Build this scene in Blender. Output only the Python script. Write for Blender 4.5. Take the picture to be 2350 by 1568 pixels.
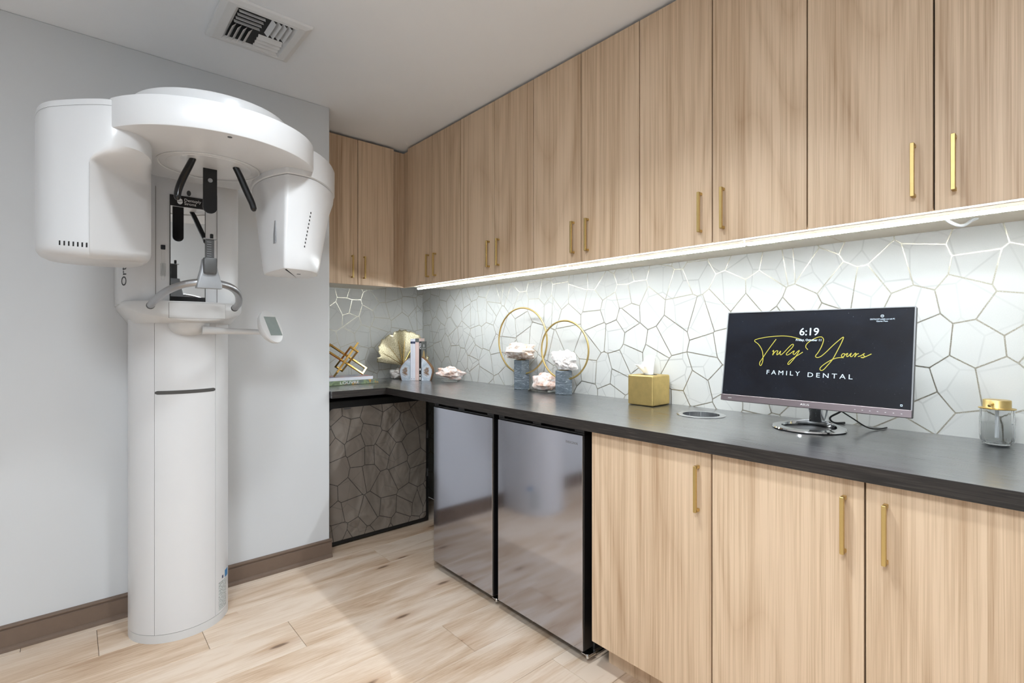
import bpy, bmesh, math, random
from mathutils import Vector, Matrix, noise

for o in list(bpy.data.objects):
    bpy.data.objects.remove(o, do_unlink=True)
SC = bpy.context.scene
COL = SC.collection
random.seed(7)

# ------------------------------------------------------------------ camera, world, exposure
EYE = 1.22
YAW = math.radians(41.188)
cam = bpy.data.cameras.new('camera')
cam.sensor_fit = 'HORIZONTAL'
cam.sensor_width = 36.0
cam.lens = 36.0 * 1158.97 / 2350.0
cam.shift_y = -13.08 / 2350.0
cam.clip_start = 0.02
cam_ob = bpy.data.objects.new('camera', cam)
cam_ob.location = (0, 0, EYE)
cam_ob.rotation_euler = (math.radians(90), 0, -YAW)
COL.objects.link(cam_ob)
SC.camera = cam_ob

world = bpy.data.worlds.new('world')
SC.world = world
world.use_nodes = True
world.node_tree.nodes['Background'].inputs[0].default_value = (0.8, 0.82, 0.85, 1)
world.node_tree.nodes['Background'].inputs[1].default_value = 0.3

SC.view_settings.view_transform = 'Standard'
SC.view_settings.look = 'None'
SC.view_settings.gamma = 1
SC.view_settings.use_curve_mapping = False
SC.view_settings.exposure = 1.12
# path lengths and noise limit (keeps the render short)
SC.cycles.max_bounces = 10
SC.cycles.diffuse_bounces = 4
SC.cycles.glossy_bounces = 3
SC.cycles.transmission_bounces = 10
SC.cycles.use_adaptive_sampling = True
SC.cycles.adaptive_threshold = 0.07
SC.cycles.use_denoising = True
LED_STRENGTH = 42.0
DOWNLIGHT_WATT = 7.0
FILL_WATT = 23.0

F_ = Vector((math.sin(YAW), math.cos(YAW), 0))
R_ = Vector((math.cos(YAW), -math.sin(YAW), 0))
U_ = Vector((0, 0, 1))

# ------------------------------------------------------------------ measures of the room (metres)
XW, YB, YL, ZC = 2.04, 3.377, 2.765, 2.48      # right wall, niche back wall, machine wall, ceiling
XE = 1.079                                     # free end of the machine wall
XC, YC, ZT, ZU = 1.406, 2.738, 0.913, 0.875    # counter fronts, top, underside
XF = 1.43                                      # lower fronts
XU, YU, ZUB, ZUT = 1.69, 3.055, 1.5445, 2.4655 # upper fronts
X0, Y0 = -1.62, -1.42                          # room behind the camera

# ------------------------------------------------------------------ material helpers
MATS = {}
class NT:
    def __init__(s, name):
        s.m = bpy.data.materials.new(name); s.m.use_nodes = True
        s.t = s.m.node_tree; s.n = s.t.nodes
        s.b = s.n['Principled BSDF']; s.out = s.n['Material Output']
    def node(s, typ, props=None, **ins):
        nd = s.n.new(typ)
        for k, v in (props or {}).items(): setattr(nd, k, v)
        for k, v in ins.items():
            key = int(k[1:]) if k[0] == '_' and k[1:].isdigit() else k.replace('_', ' ')
            s.set(nd.inputs[key], v)
        return nd
    def set(s, inp, v):
        if hasattr(v, 'is_output'): s.t.links.new(v, inp)
        else: inp.default_value = v
    def math(s, op, a, b=0.0, c=0.0, clamp=False):
        nd = s.n.new('ShaderNodeMath'); nd.operation = op; nd.use_clamp = clamp
        s.set(nd.inputs[0], a); s.set(nd.inputs[1], b); s.set(nd.inputs[2], c)
        return nd.outputs[0]
    def coord(s, kind='Object'):
        return s.n.new('ShaderNodeTexCoord').outputs[kind]
    def rand(s):
        return s.n.new('ShaderNodeObjectInfo').outputs['Random']
    def mapping(s, vec, scale=(1, 1, 1), loc=(0, 0, 0), rot=(0, 0, 0)):
        nd = s.n.new('ShaderNodeMapping')
        s.t.links.new(vec, nd.inputs['Vector'])
        s.set(nd.inputs['Scale'], scale); s.set(nd.inputs['Location'], loc); s.set(nd.inputs['Rotation'], rot)
        return nd.outputs[0]
    def noise(s, vec, scale, detail=4, rough=.55, dist=0.0):
        nd = s.node('ShaderNodeTexNoise', Vector=vec, Scale=scale, Detail=detail, Roughness=rough, Distortion=dist)
        return nd.outputs[0]
    def ramp(s, fac, stops, interp='LINEAR'):
        nd = s.n.new('ShaderNodeValToRGB'); nd.color_ramp.interpolation = interp
        e = nd.color_ramp.elements
        while len(e) < len(stops): e.new(0.5)
        for el, (p, c) in zip(e, stops):
            el.position = p; el.color = tuple(c) + ((1,) if len(c) == 3 else ())
        s.t.links.new(fac, nd.inputs[0])
        return nd.outputs[0]
    def mix(s, fac, a, b, mode='MIX'):
        nd = s.n.new('ShaderNodeMix'); nd.data_type = 'RGBA'; nd.blend_type = mode
        s.set(nd.inputs[0], fac)
        s.set(nd.inputs[6], a if hasattr(a, 'is_output') else (*a, 1)); s.set(nd.inputs[7], b if hasattr(b, 'is_output') else (*b, 1))
        return nd.outputs[2]
    def bump(s, h, strength=.2, dist=.002):
        nd = s.node('ShaderNodeBump', Strength=strength, Distance=dist, Height=h)
        s.t.links.new(nd.outputs[0], s.b.inputs['Normal'])
    def base(s, col, rough=.5, metal=0.0, **kw):
        s.set(s.b.inputs['Base Color'], col if hasattr(col, 'is_output') else (*col, 1))
        s.set(s.b.inputs['Roughness'], rough); s.set(s.b.inputs['Metallic'], metal)
        for k, v in kw.items(): s.set(s.b.inputs[k.replace('_', ' ')], v)
        return s.m

def simple(name, col, rough=.5, metal=0.0, var=.04, bump=0.0, **kw):
    """plain surface with a little procedural unevenness"""
    if name in MATS: return MATS[name]
    t = NT(name)
    n = t.noise(t.coord(), 35.0, 5)
    c0 = tuple(max(0, c * (1 - var)) for c in col); c1 = tuple(min(1, c * (1 + var)) for c in col)
    m = t.base(t.ramp(n, [(.3, c0), (.7, c1)]), rough, metal, **kw)
    if bump: t.bump(n, bump, .001)
    MATS[name] = m
    return m

def srgb(r, g, b):
    f = lambda v: (v / 255 / 12.92) if v <= 10 else ((v / 255 + .055) / 1.055) ** 2.4
    return (f(r), f(g), f(b))

def emissive(name, col, strength):
    if name in MATS: return MATS[name]
    t = NT(name)
    t.base(tuple(c * .25 for c in col), .4)
    t.set(t.b.inputs['Emission Color'], (*col, 1)); t.set(t.b.inputs['Emission Strength'], strength)
    MATS[name] = t.m
    return t.m

def mat_paint(name, col, rough=.85):
    if name in MATS: return MATS[name]
    t = NT(name); co = t.coord()
    n = t.noise(co, 260.0, 3); n2 = t.noise(co, 1.3, 3)
    c = t.ramp(n2, [(.3, tuple(x * .975 for x in col)), (.7, col)])
    t.base(c, rough); t.bump(n, .06, .001)
    MATS[name] = t.m
    return t.m

def mat_oak(name, light, dark, scale=1.0):
    """vertical-grain oak laminate (grain along local Z)"""
    if name in MATS: return MATS[name]
    t = NT(name); co = t.coord(); rnd = t.rand()
    off = t.node('ShaderNodeCombineXYZ', X=t.math('MULTIPLY', rnd, 37.0), Y=t.math('MULTIPLY', rnd, 51.0), Z=t.math('MULTIPLY', rnd, 13.0)).outputs[0]
    v = t.node('ShaderNodeVectorMath', {'operation': 'ADD'}, _0=co, _1=off).outputs[0]
    # slow bend of the grain lines -> cathedrals
    warp = t.noise(t.mapping(v, (2.6, 2.6, .34)), 1.0, 1, .4)
    lines = t.node('ShaderNodeTexNoise', Vector=t.mapping(v, (75, 75, .55)), Scale=1.0, Detail=3.0, Roughness=.62, Distortion=.1).outputs[0]
    cath = t.math('FRACT', t.math('MULTIPLY', warp, 17.0))
    cath = t.math('POWER', t.math('ABSOLUTE', t.math('SUBTRACT', t.math('MULTIPLY', cath, 2.0), 1.0)), .6)
    pores = t.noise(t.mapping(v, (420, 420, 5)), 1.0, 1, .6)
    broad = t.noise(t.mapping(v, (11, 11, .22)), 1.0, 1, .5)
    f = t.math('ADD', t.math('MULTIPLY', lines, .62), t.math('MULTIPLY', cath, .13))
    f = t.math('ADD', f, t.math('MULTIPLY', pores, .34))
    f = t.math('ADD', f, t.math('MULTIPLY', broad, .30))
    col = t.ramp(f, [(.46, dark), (.62, tuple((a + b) / 2 for a, b in zip(light, dark))), (.80, light)])
    t.base(col, .48)
    t.bump(lines, .08, .001)
    MATS[name] = t.m
    return t.m

def mat_plank():
    t = NT('oak_vinyl_plank'); co = t.coord(); rnd = t.rand()
    off = t.node('ShaderNodeCombineXYZ', X=t.math('MULTIPLY', rnd, 29.0), Y=t.math('MULTIPLY', rnd, 71.0), Z=0.0).outputs[0]
    v = t.node('ShaderNodeVectorMath', {'operation': 'ADD'}, _0=co, _1=off).outputs[0]
    broad = t.noise(t.mapping(v, (1.6, 9, 1)), 1.0, 4, .55, .8)
    fine = t.noise(t.mapping(v, (7, 130, 1)), 1.0, 5, .65, .3)
    pores = t.noise(t.mapping(v, (40, 600, 1)), 1.0, 2, .5)
    f = t.math('ADD', t.math('MULTIPLY', broad, .75), t.math('MULTIPLY', fine, .32))
    f = t.math('ADD', f, t.math('MULTIPLY', pores, .10))
    f = t.math('ADD', f, t.math('MULTIPLY', t.math('SUBTRACT', rnd, .5), .10))
    col = t.ramp(f, [(.40, srgb(176, 145, 117)), (.53, srgb(203, 178, 153)), (.66, srgb(219, 200, 181))])
    # knots: sparse dark stretched spots
    kv = t.mapping(v, (2.6, 9.0, 1))
    vor = t.node('ShaderNodeTexVoronoi', {'voronoi_dimensions': '2D', 'feature': 'F1'}, Vector=kv, Scale=1.0, Randomness=1.0)
    d = vor.outputs['Distance']
    sel = t.node('ShaderNodeSeparateColor', Color=vor.outputs['Color']).outputs[0]
    dn = t.math('ADD', d, t.math('MULTIPLY', t.noise(t.mapping(v, (18, 60, 1)), 1.0, 3), .10))
    core = t.ramp(dn, [(.09, (1, 1, 1)), (.16, (0, 0, 0))])
    halo = t.ramp(dn, [(.10, (1, 1, 1)), (.42, (0, 0, 0))])
    on = t.math('GREATER_THAN', sel, .82)
    col = t.mix(t.math('MULTIPLY', t.math('MULTIPLY', halo, on), .55), col, srgb(164, 122, 84))
    col = t.mix(t.math('MULTIPLY', t.math('MULTIPLY', core, on), .75), col, srgb(84, 62, 46))
    t.base(col, .5)
    t.bump(fine, .10, .001)
    return t.m

def mat_wallpaper(name, ax, line_col, base_col, metal_lines=1.0, rough=.7, wrinkle=False, coat=0.0, scale=9.5):
    """white textured paper with two printed crackle nets, the sharper one in metallic foil"""
    if name in MATS: return MATS[name]
    t = NT(name)
    sep = t.node('ShaderNodeSeparateXYZ', Vector=t.coord())
    uv = t.node('ShaderNodeCombineXYZ', X=sep.outputs[ax], Y=sep.outputs[2], Z=0.0).outputs[0]
    def net(sc, loc, w, sy):
        mv = t.mapping(uv, (sc, sc * sy, 1), loc)
        vo = t.node('ShaderNodeTexVoronoi', {'voronoi_dimensions': '2D', 'feature': 'DISTANCE_TO_EDGE'}, Vector=mv, Scale=1.0, Randomness=1.0)
        return t.ramp(vo.outputs['Distance'], [(w * .62, (1, 1, 1)), (w, (0, 0, 0))])
    bite = t.ramp(t.noise(uv, 420.0, 2), [(.36, (0, 0, 0)), (.44, (1, 1, 1))])
    main = t.math('MULTIPLY', net(scale, (3.1, 7.7, 0), .022, .86), bite)
    faint = net(scale * 1.02, (11.3, 2.2, 0), .026, .8)
    patch = t.ramp(t.noise(uv, 3.0, 2), [(.42, (.25, .25, .25)), (.62, (1, 1, 1))])
    weave = t.node('ShaderNodeTexNoise', Vector=t.mapping(uv, (300, 900, 1)), Scale=1.0, Detail=1.0).outputs[0]
    weave2 = t.node('ShaderNodeTexNoise', Vector=t.mapping(uv, (900, 300, 1)), Scale=1.0, Detail=1.0).outputs[0]
    wv = t.math('ADD', weave, weave2)
    bc = t.ramp(t.math('MULTIPLY', wv, .5), [(.35, tuple(c * .95 for c in base_col)), (.65, base_col)])
    bc = t.mix(t.math('MULTIPLY', faint, t.math('MULTIPLY', patch, .62)), bc, tuple(c * .62 for c in base_col))
    col = t.mix(main, bc, line_col)
    t.base(col, t.math('SUBTRACT', rough, t.math('MULTIPLY', main, rough - .30)), t.math('MULTIPLY', main, metal_lines))
    if coat: t.set(t.b.inputs['Coat Weight'], coat); t.set(t.b.inputs['Coat Roughness'], .04)
    h = t.math('MULTIPLY', wv, .25)
    if wrinkle:
        h = t.math('ADD', h, t.math('MULTIPLY', t.noise(t.mapping(uv, (5, 3.2, 1), rot=(0, 0, .5)), 1.0, 3, .5, .6), 14.0))
        t.bump(h, .8, .006)
    else:
        t.bump(h, .25, .0006)
    MATS[name] = t.m
    return t.m

def mat_counter():
    t = NT('charcoal_laminate'); co = t.coord()
    a = t.noise(t.mapping(co, (260, 9, 260)), 1.0, 5, .6, .4)
    b = t.noise(t.mapping(co, (26, 1.6, 26)), 1.0, 4, .5, 1.2)
    f = t.math('ADD', t.math('MULTIPLY', a, .5), t.math('MULTIPLY', b, .5))
    t.base(t.ramp(f, [(.35, srgb(40, 41, 42)), (.52, srgb(53, 54, 56)), (.68, srgb(72, 73, 74))]), t.ramp(a, [(.2, (.24, .24, .24)), (.8, (.34, .34, .34))]))
    t.set(t.b.inputs['Specular IOR Level'], .5); t.set(t.b.inputs['Coat Weight'], 1.0); t.set(t.b.inputs['Coat Roughness'], .22); t.set(t.b.inputs['Coat IOR'], 1.8)
    t.bump(a, .02, .0004)
    return t.m

def mat_steel(name, col, rough, stretch=(2, 300, 300), bumps=.02):
    t = NT(name); co = t.coord()
    n = t.noise(t.mapping(co, stretch), 1.0, 3)
    t.base(col, t.ramp(n, [(.3, (rough * .85,) * 3), (.7, (rough * 1.15,) * 3)]), 1.0)
    if bumps: t.bump(n, bumps, .0005)
    return t.m

def mat_rock(name, c0, c1, c2):
    t = NT(name); co = t.coord()
    n = t.noise(co, 26.0, 6, .6, .8); n2 = t.noise(co, 120.0, 4)
    f = t.math('ADD', t.math('MULTIPLY', n, .75), t.math('MULTIPLY', n2, .25))
    t.base(t.ramp(f, [(.36, c0), (.5, c1), (.62, c2)]), .55)
    t.bump(f, .5, .004)
    return t.m

def mat_marble():
    t = NT('grey_marble'); co = t.coord()
    n = t.noise(co, 22.0, 6, .65, 1.5)
    n2 = t.noise(t.mapping(co, (9, 9, 34), rot=(.2, .15, 0)), 1.0, 3, .55, 1.2)
    vein = t.math('ABSOLUTE', t.math('SUBTRACT', n2, .5))
    base = t.ramp(n, [(.3, srgb(76, 85, 93)), (.7, srgb(112, 121, 129))])
    t.base(t.mix(t.ramp(vein, [(.0, (.7, .7, .7)), (.018, (0, 0, 0))]), base, srgb(176, 184, 190)), .35)
    return t.m

def mat_agate():
    t = NT('polished_agate'); co = t.coord()
    d = t.node('ShaderNodeVectorMath', {'operation': 'LENGTH'}, _0=t.mapping(co, (1, 1, .75), (0, 0, -.045))).outputs['Value']
    d = t.math('ADD', d, t.math('MULTIPLY', t.noise(co, 14.0, 5, .65, 1.0), .10))
    f = t.math('FRACT', t.math('MULTIPLY', d, 11.0))
    col = t.ramp(f, [(0, srgb(168, 178, 190)), (.25, srgb(206, 212, 220)), (.5, srgb(150, 158, 170)), (.68, srgb(128, 98, 72)), (.8, srgb(196, 202, 210)), (1, srgb(168, 178, 190))])
    t.base(col, .12)
    return t.m

def mat_label():
    """tiny unreadable print in rows on a pale sticker"""
    t = NT('printed_label'); sep = t.node('ShaderNodeSeparateXYZ', Vector=t.coord())
    z = sep.outputs[2]
    row = t.math('LESS_THAN', t.math('FRACT', t.math('MULTIPLY', z, 150.0)), .5)
    n = t.noise(t.mapping(t.coord(), (420, 420, 150)), 1.0, 1)
    ink = t.math('MULTIPLY', row, t.math('GREATER_THAN', n, .47))
    t.base(t.mix(t.math('MULTIPLY', ink, .8), srgb(205, 210, 210), srgb(48, 54, 56)), .5)
    return t.m

def mat_cover(name, stops, sc, rough=.35):
    t = NT(name); co = t.coord()
    n = t.noise(t.mapping(co, (sc, sc * .6, sc)), 1.0, 4, .6, .8)
    t.base(t.ramp(n, stops), rough)
    return t.m

M = {}
M['wall'] = mat_paint('white_wall_paint', srgb(209, 211, 213))
M['ceil'] = mat_paint('ceiling_paint', srgb(245, 247, 250))
M['oak_u'] = mat_oak('oak_laminate', srgb(216, 190, 161), srgb(168, 137, 106))
M['plank'] = mat_plank()
M['melamine'] = simple('pale_melamine', srgb(206, 196, 180), .5, 0, .02)
M['gap'] = simple('dark_gap', srgb(26, 22, 18), .9)
M['paper_r'] = mat_wallpaper('crackle_wallpaper_side', 1, srgb(172, 166, 150), srgb(202, 202, 198))
M['paper_b'] = mat_wallpaper('crackle_wallpaper_end', 0, srgb(172, 166, 150), srgb(202, 202, 198))
M['paper_f'] = mat_wallpaper('crackle_fabric_panel', 0, srgb(26, 22, 20), srgb(126, 116, 106), 0.0, .45, True, .6, 9.5)
M['counter'] = mat_counter()
def mat_edge():
    t = NT('dark_grain_edge'); co = t.coord()
    a = t.noise(t.mapping(co, (9, 9, 240)), 1.0, 5, .6, .6)
    t.base(t.ramp(a, [(.35, srgb(20, 17, 15)), (.55, srgb(40, 35, 32)), (.72, srgb(64, 58, 54))]), .5)
    return t.m
M['edge'] = mat_edge()
M['base'] = simple('taupe_trim_paint', srgb(114, 96, 83), .42)
M['white'] = simple('gloss_white_plastic', srgb(212, 212, 213), .28, 0, .004)
M['white2'] = simple('satin_white_plastic', srgb(208, 208, 208), .32, 0, .006)
M['seam'] = simple('dark_seam', srgb(80, 76, 72), .7)
M['black'] = simple('gloss_black_plastic', srgb(14, 14, 16), .15)
M['blackm'] = simple('matte_black', srgb(12, 12, 13), .55)
M['fblack'] = simple('appliance_black', srgb(13, 12, 14), .38)
M['slot'] = simple('charcoal_inlay', srgb(74, 72, 70), .5)
M['silver'] = mat_steel('satin_silver', srgb(176, 176, 178), .34, (90, 90, 90))
M['silverp'] = simple('silver_plastic', srgb(150, 152, 155), .42, .3)
M['dgrey'] = simple('dark_grey_plastic', srgb(72, 72, 72), .45)
M['mirror'] = simple('mirror', (.86, .87, .87), .02, 1.0, .0)
M['screen_lcd'] = simple('grey_lcd', srgb(140, 150, 148), .15)
M['steel'] = mat_steel('fridge_steel', srgb(186, 188, 198), .10, (2, 500, 3), 0)
M['brushed'] = mat_steel('brushed_steel', srgb(205, 206, 208), .24, (200, 200, 6))
M['chrome'] = simple('chrome', srgb(220, 222, 224), .07, 1.0, .01)
M['brass'] = mat_steel('satin_brass', srgb(208, 182, 122), .42, (120, 120, 120), .0)
M['gold'] = simple('antique_gold', srgb(212, 176, 104), .24, 1.0, .08, .15)
def mat_goldleaf():
    t = NT('pitted_gold_leaf'); co = t.coord()
    n = t.noise(co, 330.0, 2)
    t.base(t.ramp(n, [(.36, srgb(134, 118, 76)), (.46, srgb(216, 204, 168)), (.6, srgb(236, 228, 202))]), .44, 1.0)
    t.bump(n, .7, .002)
    return t.m
M['goldleaf'] = mat_goldleaf()
M['goldbox'] = simple('gold_leaf_box', srgb(214, 188, 124), .48, 1.0, .07)
M['rock_w'] = mat_rock('white_quartz', srgb(190, 176, 168), srgb(232, 226, 222), srgb(248, 246, 244))
M['rock_p'] = mat_rock('pink_quartz', srgb(206, 158, 132), srgb(236, 214, 204), srgb(246, 240, 236))
M['rock_b'] = mat_rock('brown_geode', srgb(178, 146, 118), srgb(224, 206, 192), srgb(246, 240, 234))
M['marble'] = mat_marble()
M['agate'] = mat_agate()
M['agrim'] = simple('agate_rind', srgb(128, 92, 58), .5, 0, .3)
M['tissue'] = simple('tissue_paper', srgb(246, 246, 246), .9, 0, .01)
M['label'] = mat_label()
M['blue'] = simple('blue_sticker', srgb(48, 122, 176), .5)
M['pagew'] = simple('page_paper', srgb(226, 222, 214), .85)
M['b_white'] = simple('white_book_cloth', srgb(224, 224, 232), .5, 0, .02)
M['b_pink'] = simple('pink_book_cloth', srgb(224, 198, 190), .5, 0, .03)
M['b_black'] = simple('black_book_cover', srgb(26, 24, 26), .35)
M['b_grey'] = simple('grey_book_cover', srgb(96, 98, 96), .35, 0, .12)
M['b_louvre'] = mat_cover('art_book_spine', [(.34, srgb(96, 110, 84)), (.46, srgb(138, 154, 114)), (.56, srgb(96, 112, 110)), (.66, srgb(196, 150, 60))], 14)
M['b_top'] = mat_cover('art_book_cover', [(.36, srgb(120, 130, 160)), (.5, srgb(180, 176, 184)), (.6, srgb(222, 110, 80))], 9)
M['ink_w'] = simple('white_print', srgb(235, 235, 235), .5)
M['ink_g'] = simple('grey_print', srgb(120, 118, 118), .5)
M['ink_k'] = simple('black_print', srgb(40, 40, 42), .5)
M['tanarch'] = simple('tan_print', srgb(196, 166, 112), .5)
M['navy'] = simple('navy_print', srgb(44, 56, 84), .5)
M['bezel'] = mat_steel('pinkish_bezel', srgb(150, 138, 142), .38, (20, 2, 300))
M['cable_w'] = simple('white_cable', srgb(206, 208, 210), .4)
M['alu'] = mat_steel('led_channel', srgb(206, 206, 206), .35, (90, 90, 90), 0)
M['vent'] = simple('white_enamel', srgb(232, 232, 232), .4, 0, .01)

def glass(name, col=(1, 1, 1), rough=.0, ior=1.46):
    t = NT(name)
    n = t.noise(t.coord(), 12.0)
    t.base(col, rough, 0.0, Transmission_Weight=1.0, IOR=ior)
    t.bump(n, .02, .001)
    return t.m
M['glass'] = glass('clear_glass', (.99, 1.0, 1.0), 0, 1.18)
M['water'] = glass('clear_liquid', (.995, 1.0, 1.0), 0, 1.06)
M['acryl'] = glass('clear_acrylic', (.97, .985, .985), .04, 1.25)

def mat_screen():
    t = NT('dark_screen'); co = t.coord()
    n = t.noise(t.mapping(co, (4, 4, 9)), 1.0, 4, .6, .8)
    dust = t.ramp(t.noise(co, 230.0, 2), [(.72, (0, 0, 0)), (.76, (1, 1, 1))])
    col = t.ramp(n, [(.4, srgb(9, 10, 15)), (.7, srgb(22, 27, 36))])
    t.base(t.mix(t.math('MULTIPLY', dust, .35), col, srgb(120, 125, 135)), .22)
    t.set(t.b.inputs['Emission Color'], (*srgb(17, 20, 32), 1)); t.set(t.b.inputs['Emission Strength'], .20)
    return t.m
M['screen'] = mat_screen()
M['glow_w'] = emissive('screen_white', srgb(214, 234, 250), .48)
M['glow_y'] = emissive('screen_yellow', srgb(214, 204, 84), .34)
M['led'] = emissive('led_diffuser', (.88, .955, 1.0), LED_STRENGTH)
M['lamp'] = emissive('lamp_lens', (.92, .96, 1.0), 6.0)
for k_ in ('screen', 'glow_w', 'glow_y', 'lamp'): M[k_].cycles.emission_sampling = 'NONE'   # too faint to be worth sampling as lamps

# ------------------------------------------------------------------ mesh helpers (world coordinates)
class MB:
    def __init__(s): s.bm = bmesh.new()
    def box(s, x0, x1, y0, y1, z0, z1, bev=0.0, seg=1):
        b = bmesh.new()
        vs = [b.verts.new((x, y, z)) for x in (x0, x1) for y in (y0, y1) for z in (z0, z1)]
        for f in ((0, 1, 3, 2), (4, 6, 7, 5), (0, 4, 5, 1), (2, 3, 7, 6), (0, 2, 6, 4), (1, 5, 7, 3)):
            b.faces.new([vs[i] for i in f])
        if bev: bmesh.ops.bevel(b, geom=b.edges[:], offset=bev, segments=seg, profile=.5, affect='EDGES')
        s._join(b); return s
    def _join(s, b):
        bmesh.ops.recalc_face_normals(b, faces=b.faces[:])
        me = bpy.data.meshes.new('tmp'); b.to_mesh(me); b.free(); s.bm.from_mesh(me); bpy.data.meshes.remove(me)
    def loft(s, rings, cap0=True, cap1=True, closed=True):
        b = bmesh.new()
        R = [[b.verts.new(p) for p in r] for r in rings]
        n = len(R[0])
        for a, c in zip(R, R[1:]):
            for i in range(n if closed else n - 1):
                j = (i + 1) % n
                b.faces.new((a[i], a[j], c[j], c[i]))
        if cap0: b.faces.new(R[0][::-1])
        if cap1: b.faces.new(R[-1])
        s._join(b); return s
    def prism(s, pts, d0, d1, axis='z'):
        """polygon extruded along an axis; pts are the two other coordinates in order"""
        def P(p, d):
            return {'z': (p[0], p[1], d), 'y': (p[0], d, p[1]), 'x': (d, p[0], p[1])}[axis]
        return s.loft([[P(p, d0) for p in pts], [P(p, d1) for p in pts]])
    def tube(s, pts, r, seg=10, closed=False, flat=None, cap=True):
        """round (or elliptical: flat=(a,b)) tube along points; r number or list"""
        pts = [Vector(p) for p in pts]; n = len(pts)
        rad = r if isinstance(r, (list, tuple)) else [r] * n
        rings = []; up = None
        for i in range(n):
            a = pts[(i - 1) % n] if (closed or i) else pts[0]
            c = pts[(i + 1) % n] if (closed or i < n - 1) else pts[-1]
            d = (c - a).normalized()
            if up is None:
                up = Vector((0, 0, 1)) if abs(d.z) < .9 else Vector((1, 0, 0))
            x = d.cross(up).normalized(); up = x.cross(d).normalized()
            ea, eb = flat or (1, 1)
            rings.append([pts[i] + x * (math.cos(2 * math.pi * k / seg) * rad[i] * ea) + up * (math.sin(2 * math.pi * k / seg) * rad[i] * eb) for k in range(seg)])
        if closed: rings.append(rings[0])
        b = bmesh.new()
        R = [[b.verts.new(p) for p in rg] for rg in (rings[:-1] if closed else rings)]
        if closed: R.append(R[0])
        for A, C in zip(R, R[1:]):
            for i in range(seg):
                j = (i + 1) % seg
                b.faces.new((A[i], A[j], C[j], C[i]))
        if cap and not closed: b.faces.new(R[0][::-1]); b.faces.new(R[-1])
        s._join(b); return s
    def lathe(s, prof, c, seg=32, sx=1.0, sy=1.0, rib=0, ribamp=0.0, cap=True):
        """profile [(radius, z)] about vertical axis at c"""
        rings = []
        for r, z in prof:
            rings.append([(c[0] + sx * r * (1 + ribamp * math.cos(rib * 2 * math.pi * k / seg)) * math.cos(2 * math.pi * k / seg),
                           c[1] + sy * r * (1 + ribamp * math.cos(rib * 2 * math.pi * k / seg)) * math.sin(2 * math.pi * k / seg), c[2] + z) for k in range(seg)])
        return s.loft(rings, cap, cap)
    def frame(s, mat4):
        """turn everything collected so far by a matrix"""
        bmesh.ops.transform(s.bm, matrix=mat4, verts=s.bm.verts[:]); return s
    def build(s, name, mat, parent=None, origin=None, ang=35, label=None):
        if origin is None: origin = ORIG.get(parent.name, Vector((0, 0, 0))) if parent else Vector((0, 0, 0))
        origin = Vector(origin)
        bmesh.ops.translate(s.bm, verts=s.bm.verts[:], vec=-origin)
        me = bpy.data.meshes.new(name)
        s.bm.to_mesh(me); s.bm.free()
        for p in me.polygons: p.use_smooth = True
        me.set_sharp_from_angle(angle=math.radians(ang))
        me.materials.append(mat)
        o = bpy.data.objects.new(name, me); COL.objects.link(o)
        if parent: o.parent = parent
        else: o.location = origin
        ORIG[o.name] = origin
        if label: o['label'] = label
        return o
ORIG = {}

def thing(name, label, cat, origin, group=None):
    o = bpy.data.objects.new(name, None); o.empty_display_size = .05
    o.location = origin; COL.objects.link(o)
    ORIG[o.name] = Vector(origin)
    return tag(o, label, cat, group)
def tag(o, label, cat, group=None):
    o['label'] = label; o['category'] = cat
    if group: o['group'] = group
    return o
def struct(o, label=None):
    o['kind'] = 'structure'
    if label: o['label'] = label
    return o

def chaikin(pts, it=2):
    for _ in range(it):
        out = []
        for a, b in zip(pts, pts[1:] + pts[:1]):
            out.append(tuple(.75 * p + .25 * q for p, q in zip(a, b)))
            out.append(tuple(.25 * p + .75 * q for p, q in zip(a, b)))
        pts = out
    return pts
def inset(pts, d):
    """move a closed 2-D outline inwards by d (outline counter-clockwise)"""
    n = len(pts); out = []
    for i in range(n):
        a, b, c = Vector(pts[i - 1]), Vector(pts[i]), Vector(pts[(i + 1) % n])
        t = (c - a)
        if t.length < 1e-9: out.append(pts[i]); continue
        t.normalize(); out.append((b.x - t.y * d, b.y + t.x * d))
    return out
def spline(pts, sub=8):
    P = [Vector(p) for p in pts]; out = []
    for i in range(len(P) - 1):
        p0, p1, p2, p3 = P[max(i - 1, 0)], P[i], P[i + 1], P[min(i + 2, len(P) - 1)]
        for k in range(sub):
            t = k / sub
            out.append(.5 * ((2 * p1) + (-p0 + p2) * t + (2 * p0 - 5 * p1 + 4 * p2 - p3) * t * t + (-p0 + 3 * p1 - 3 * p2 + p3) * t ** 3))
    out.append(P[-1]); return out
def basis(o, x, y, z):
    m = Matrix.Identity(4)
    for i, v in enumerate((x, y, z, o)):
        for k in range(3): m[k][i] = v[k]
    return m
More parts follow.
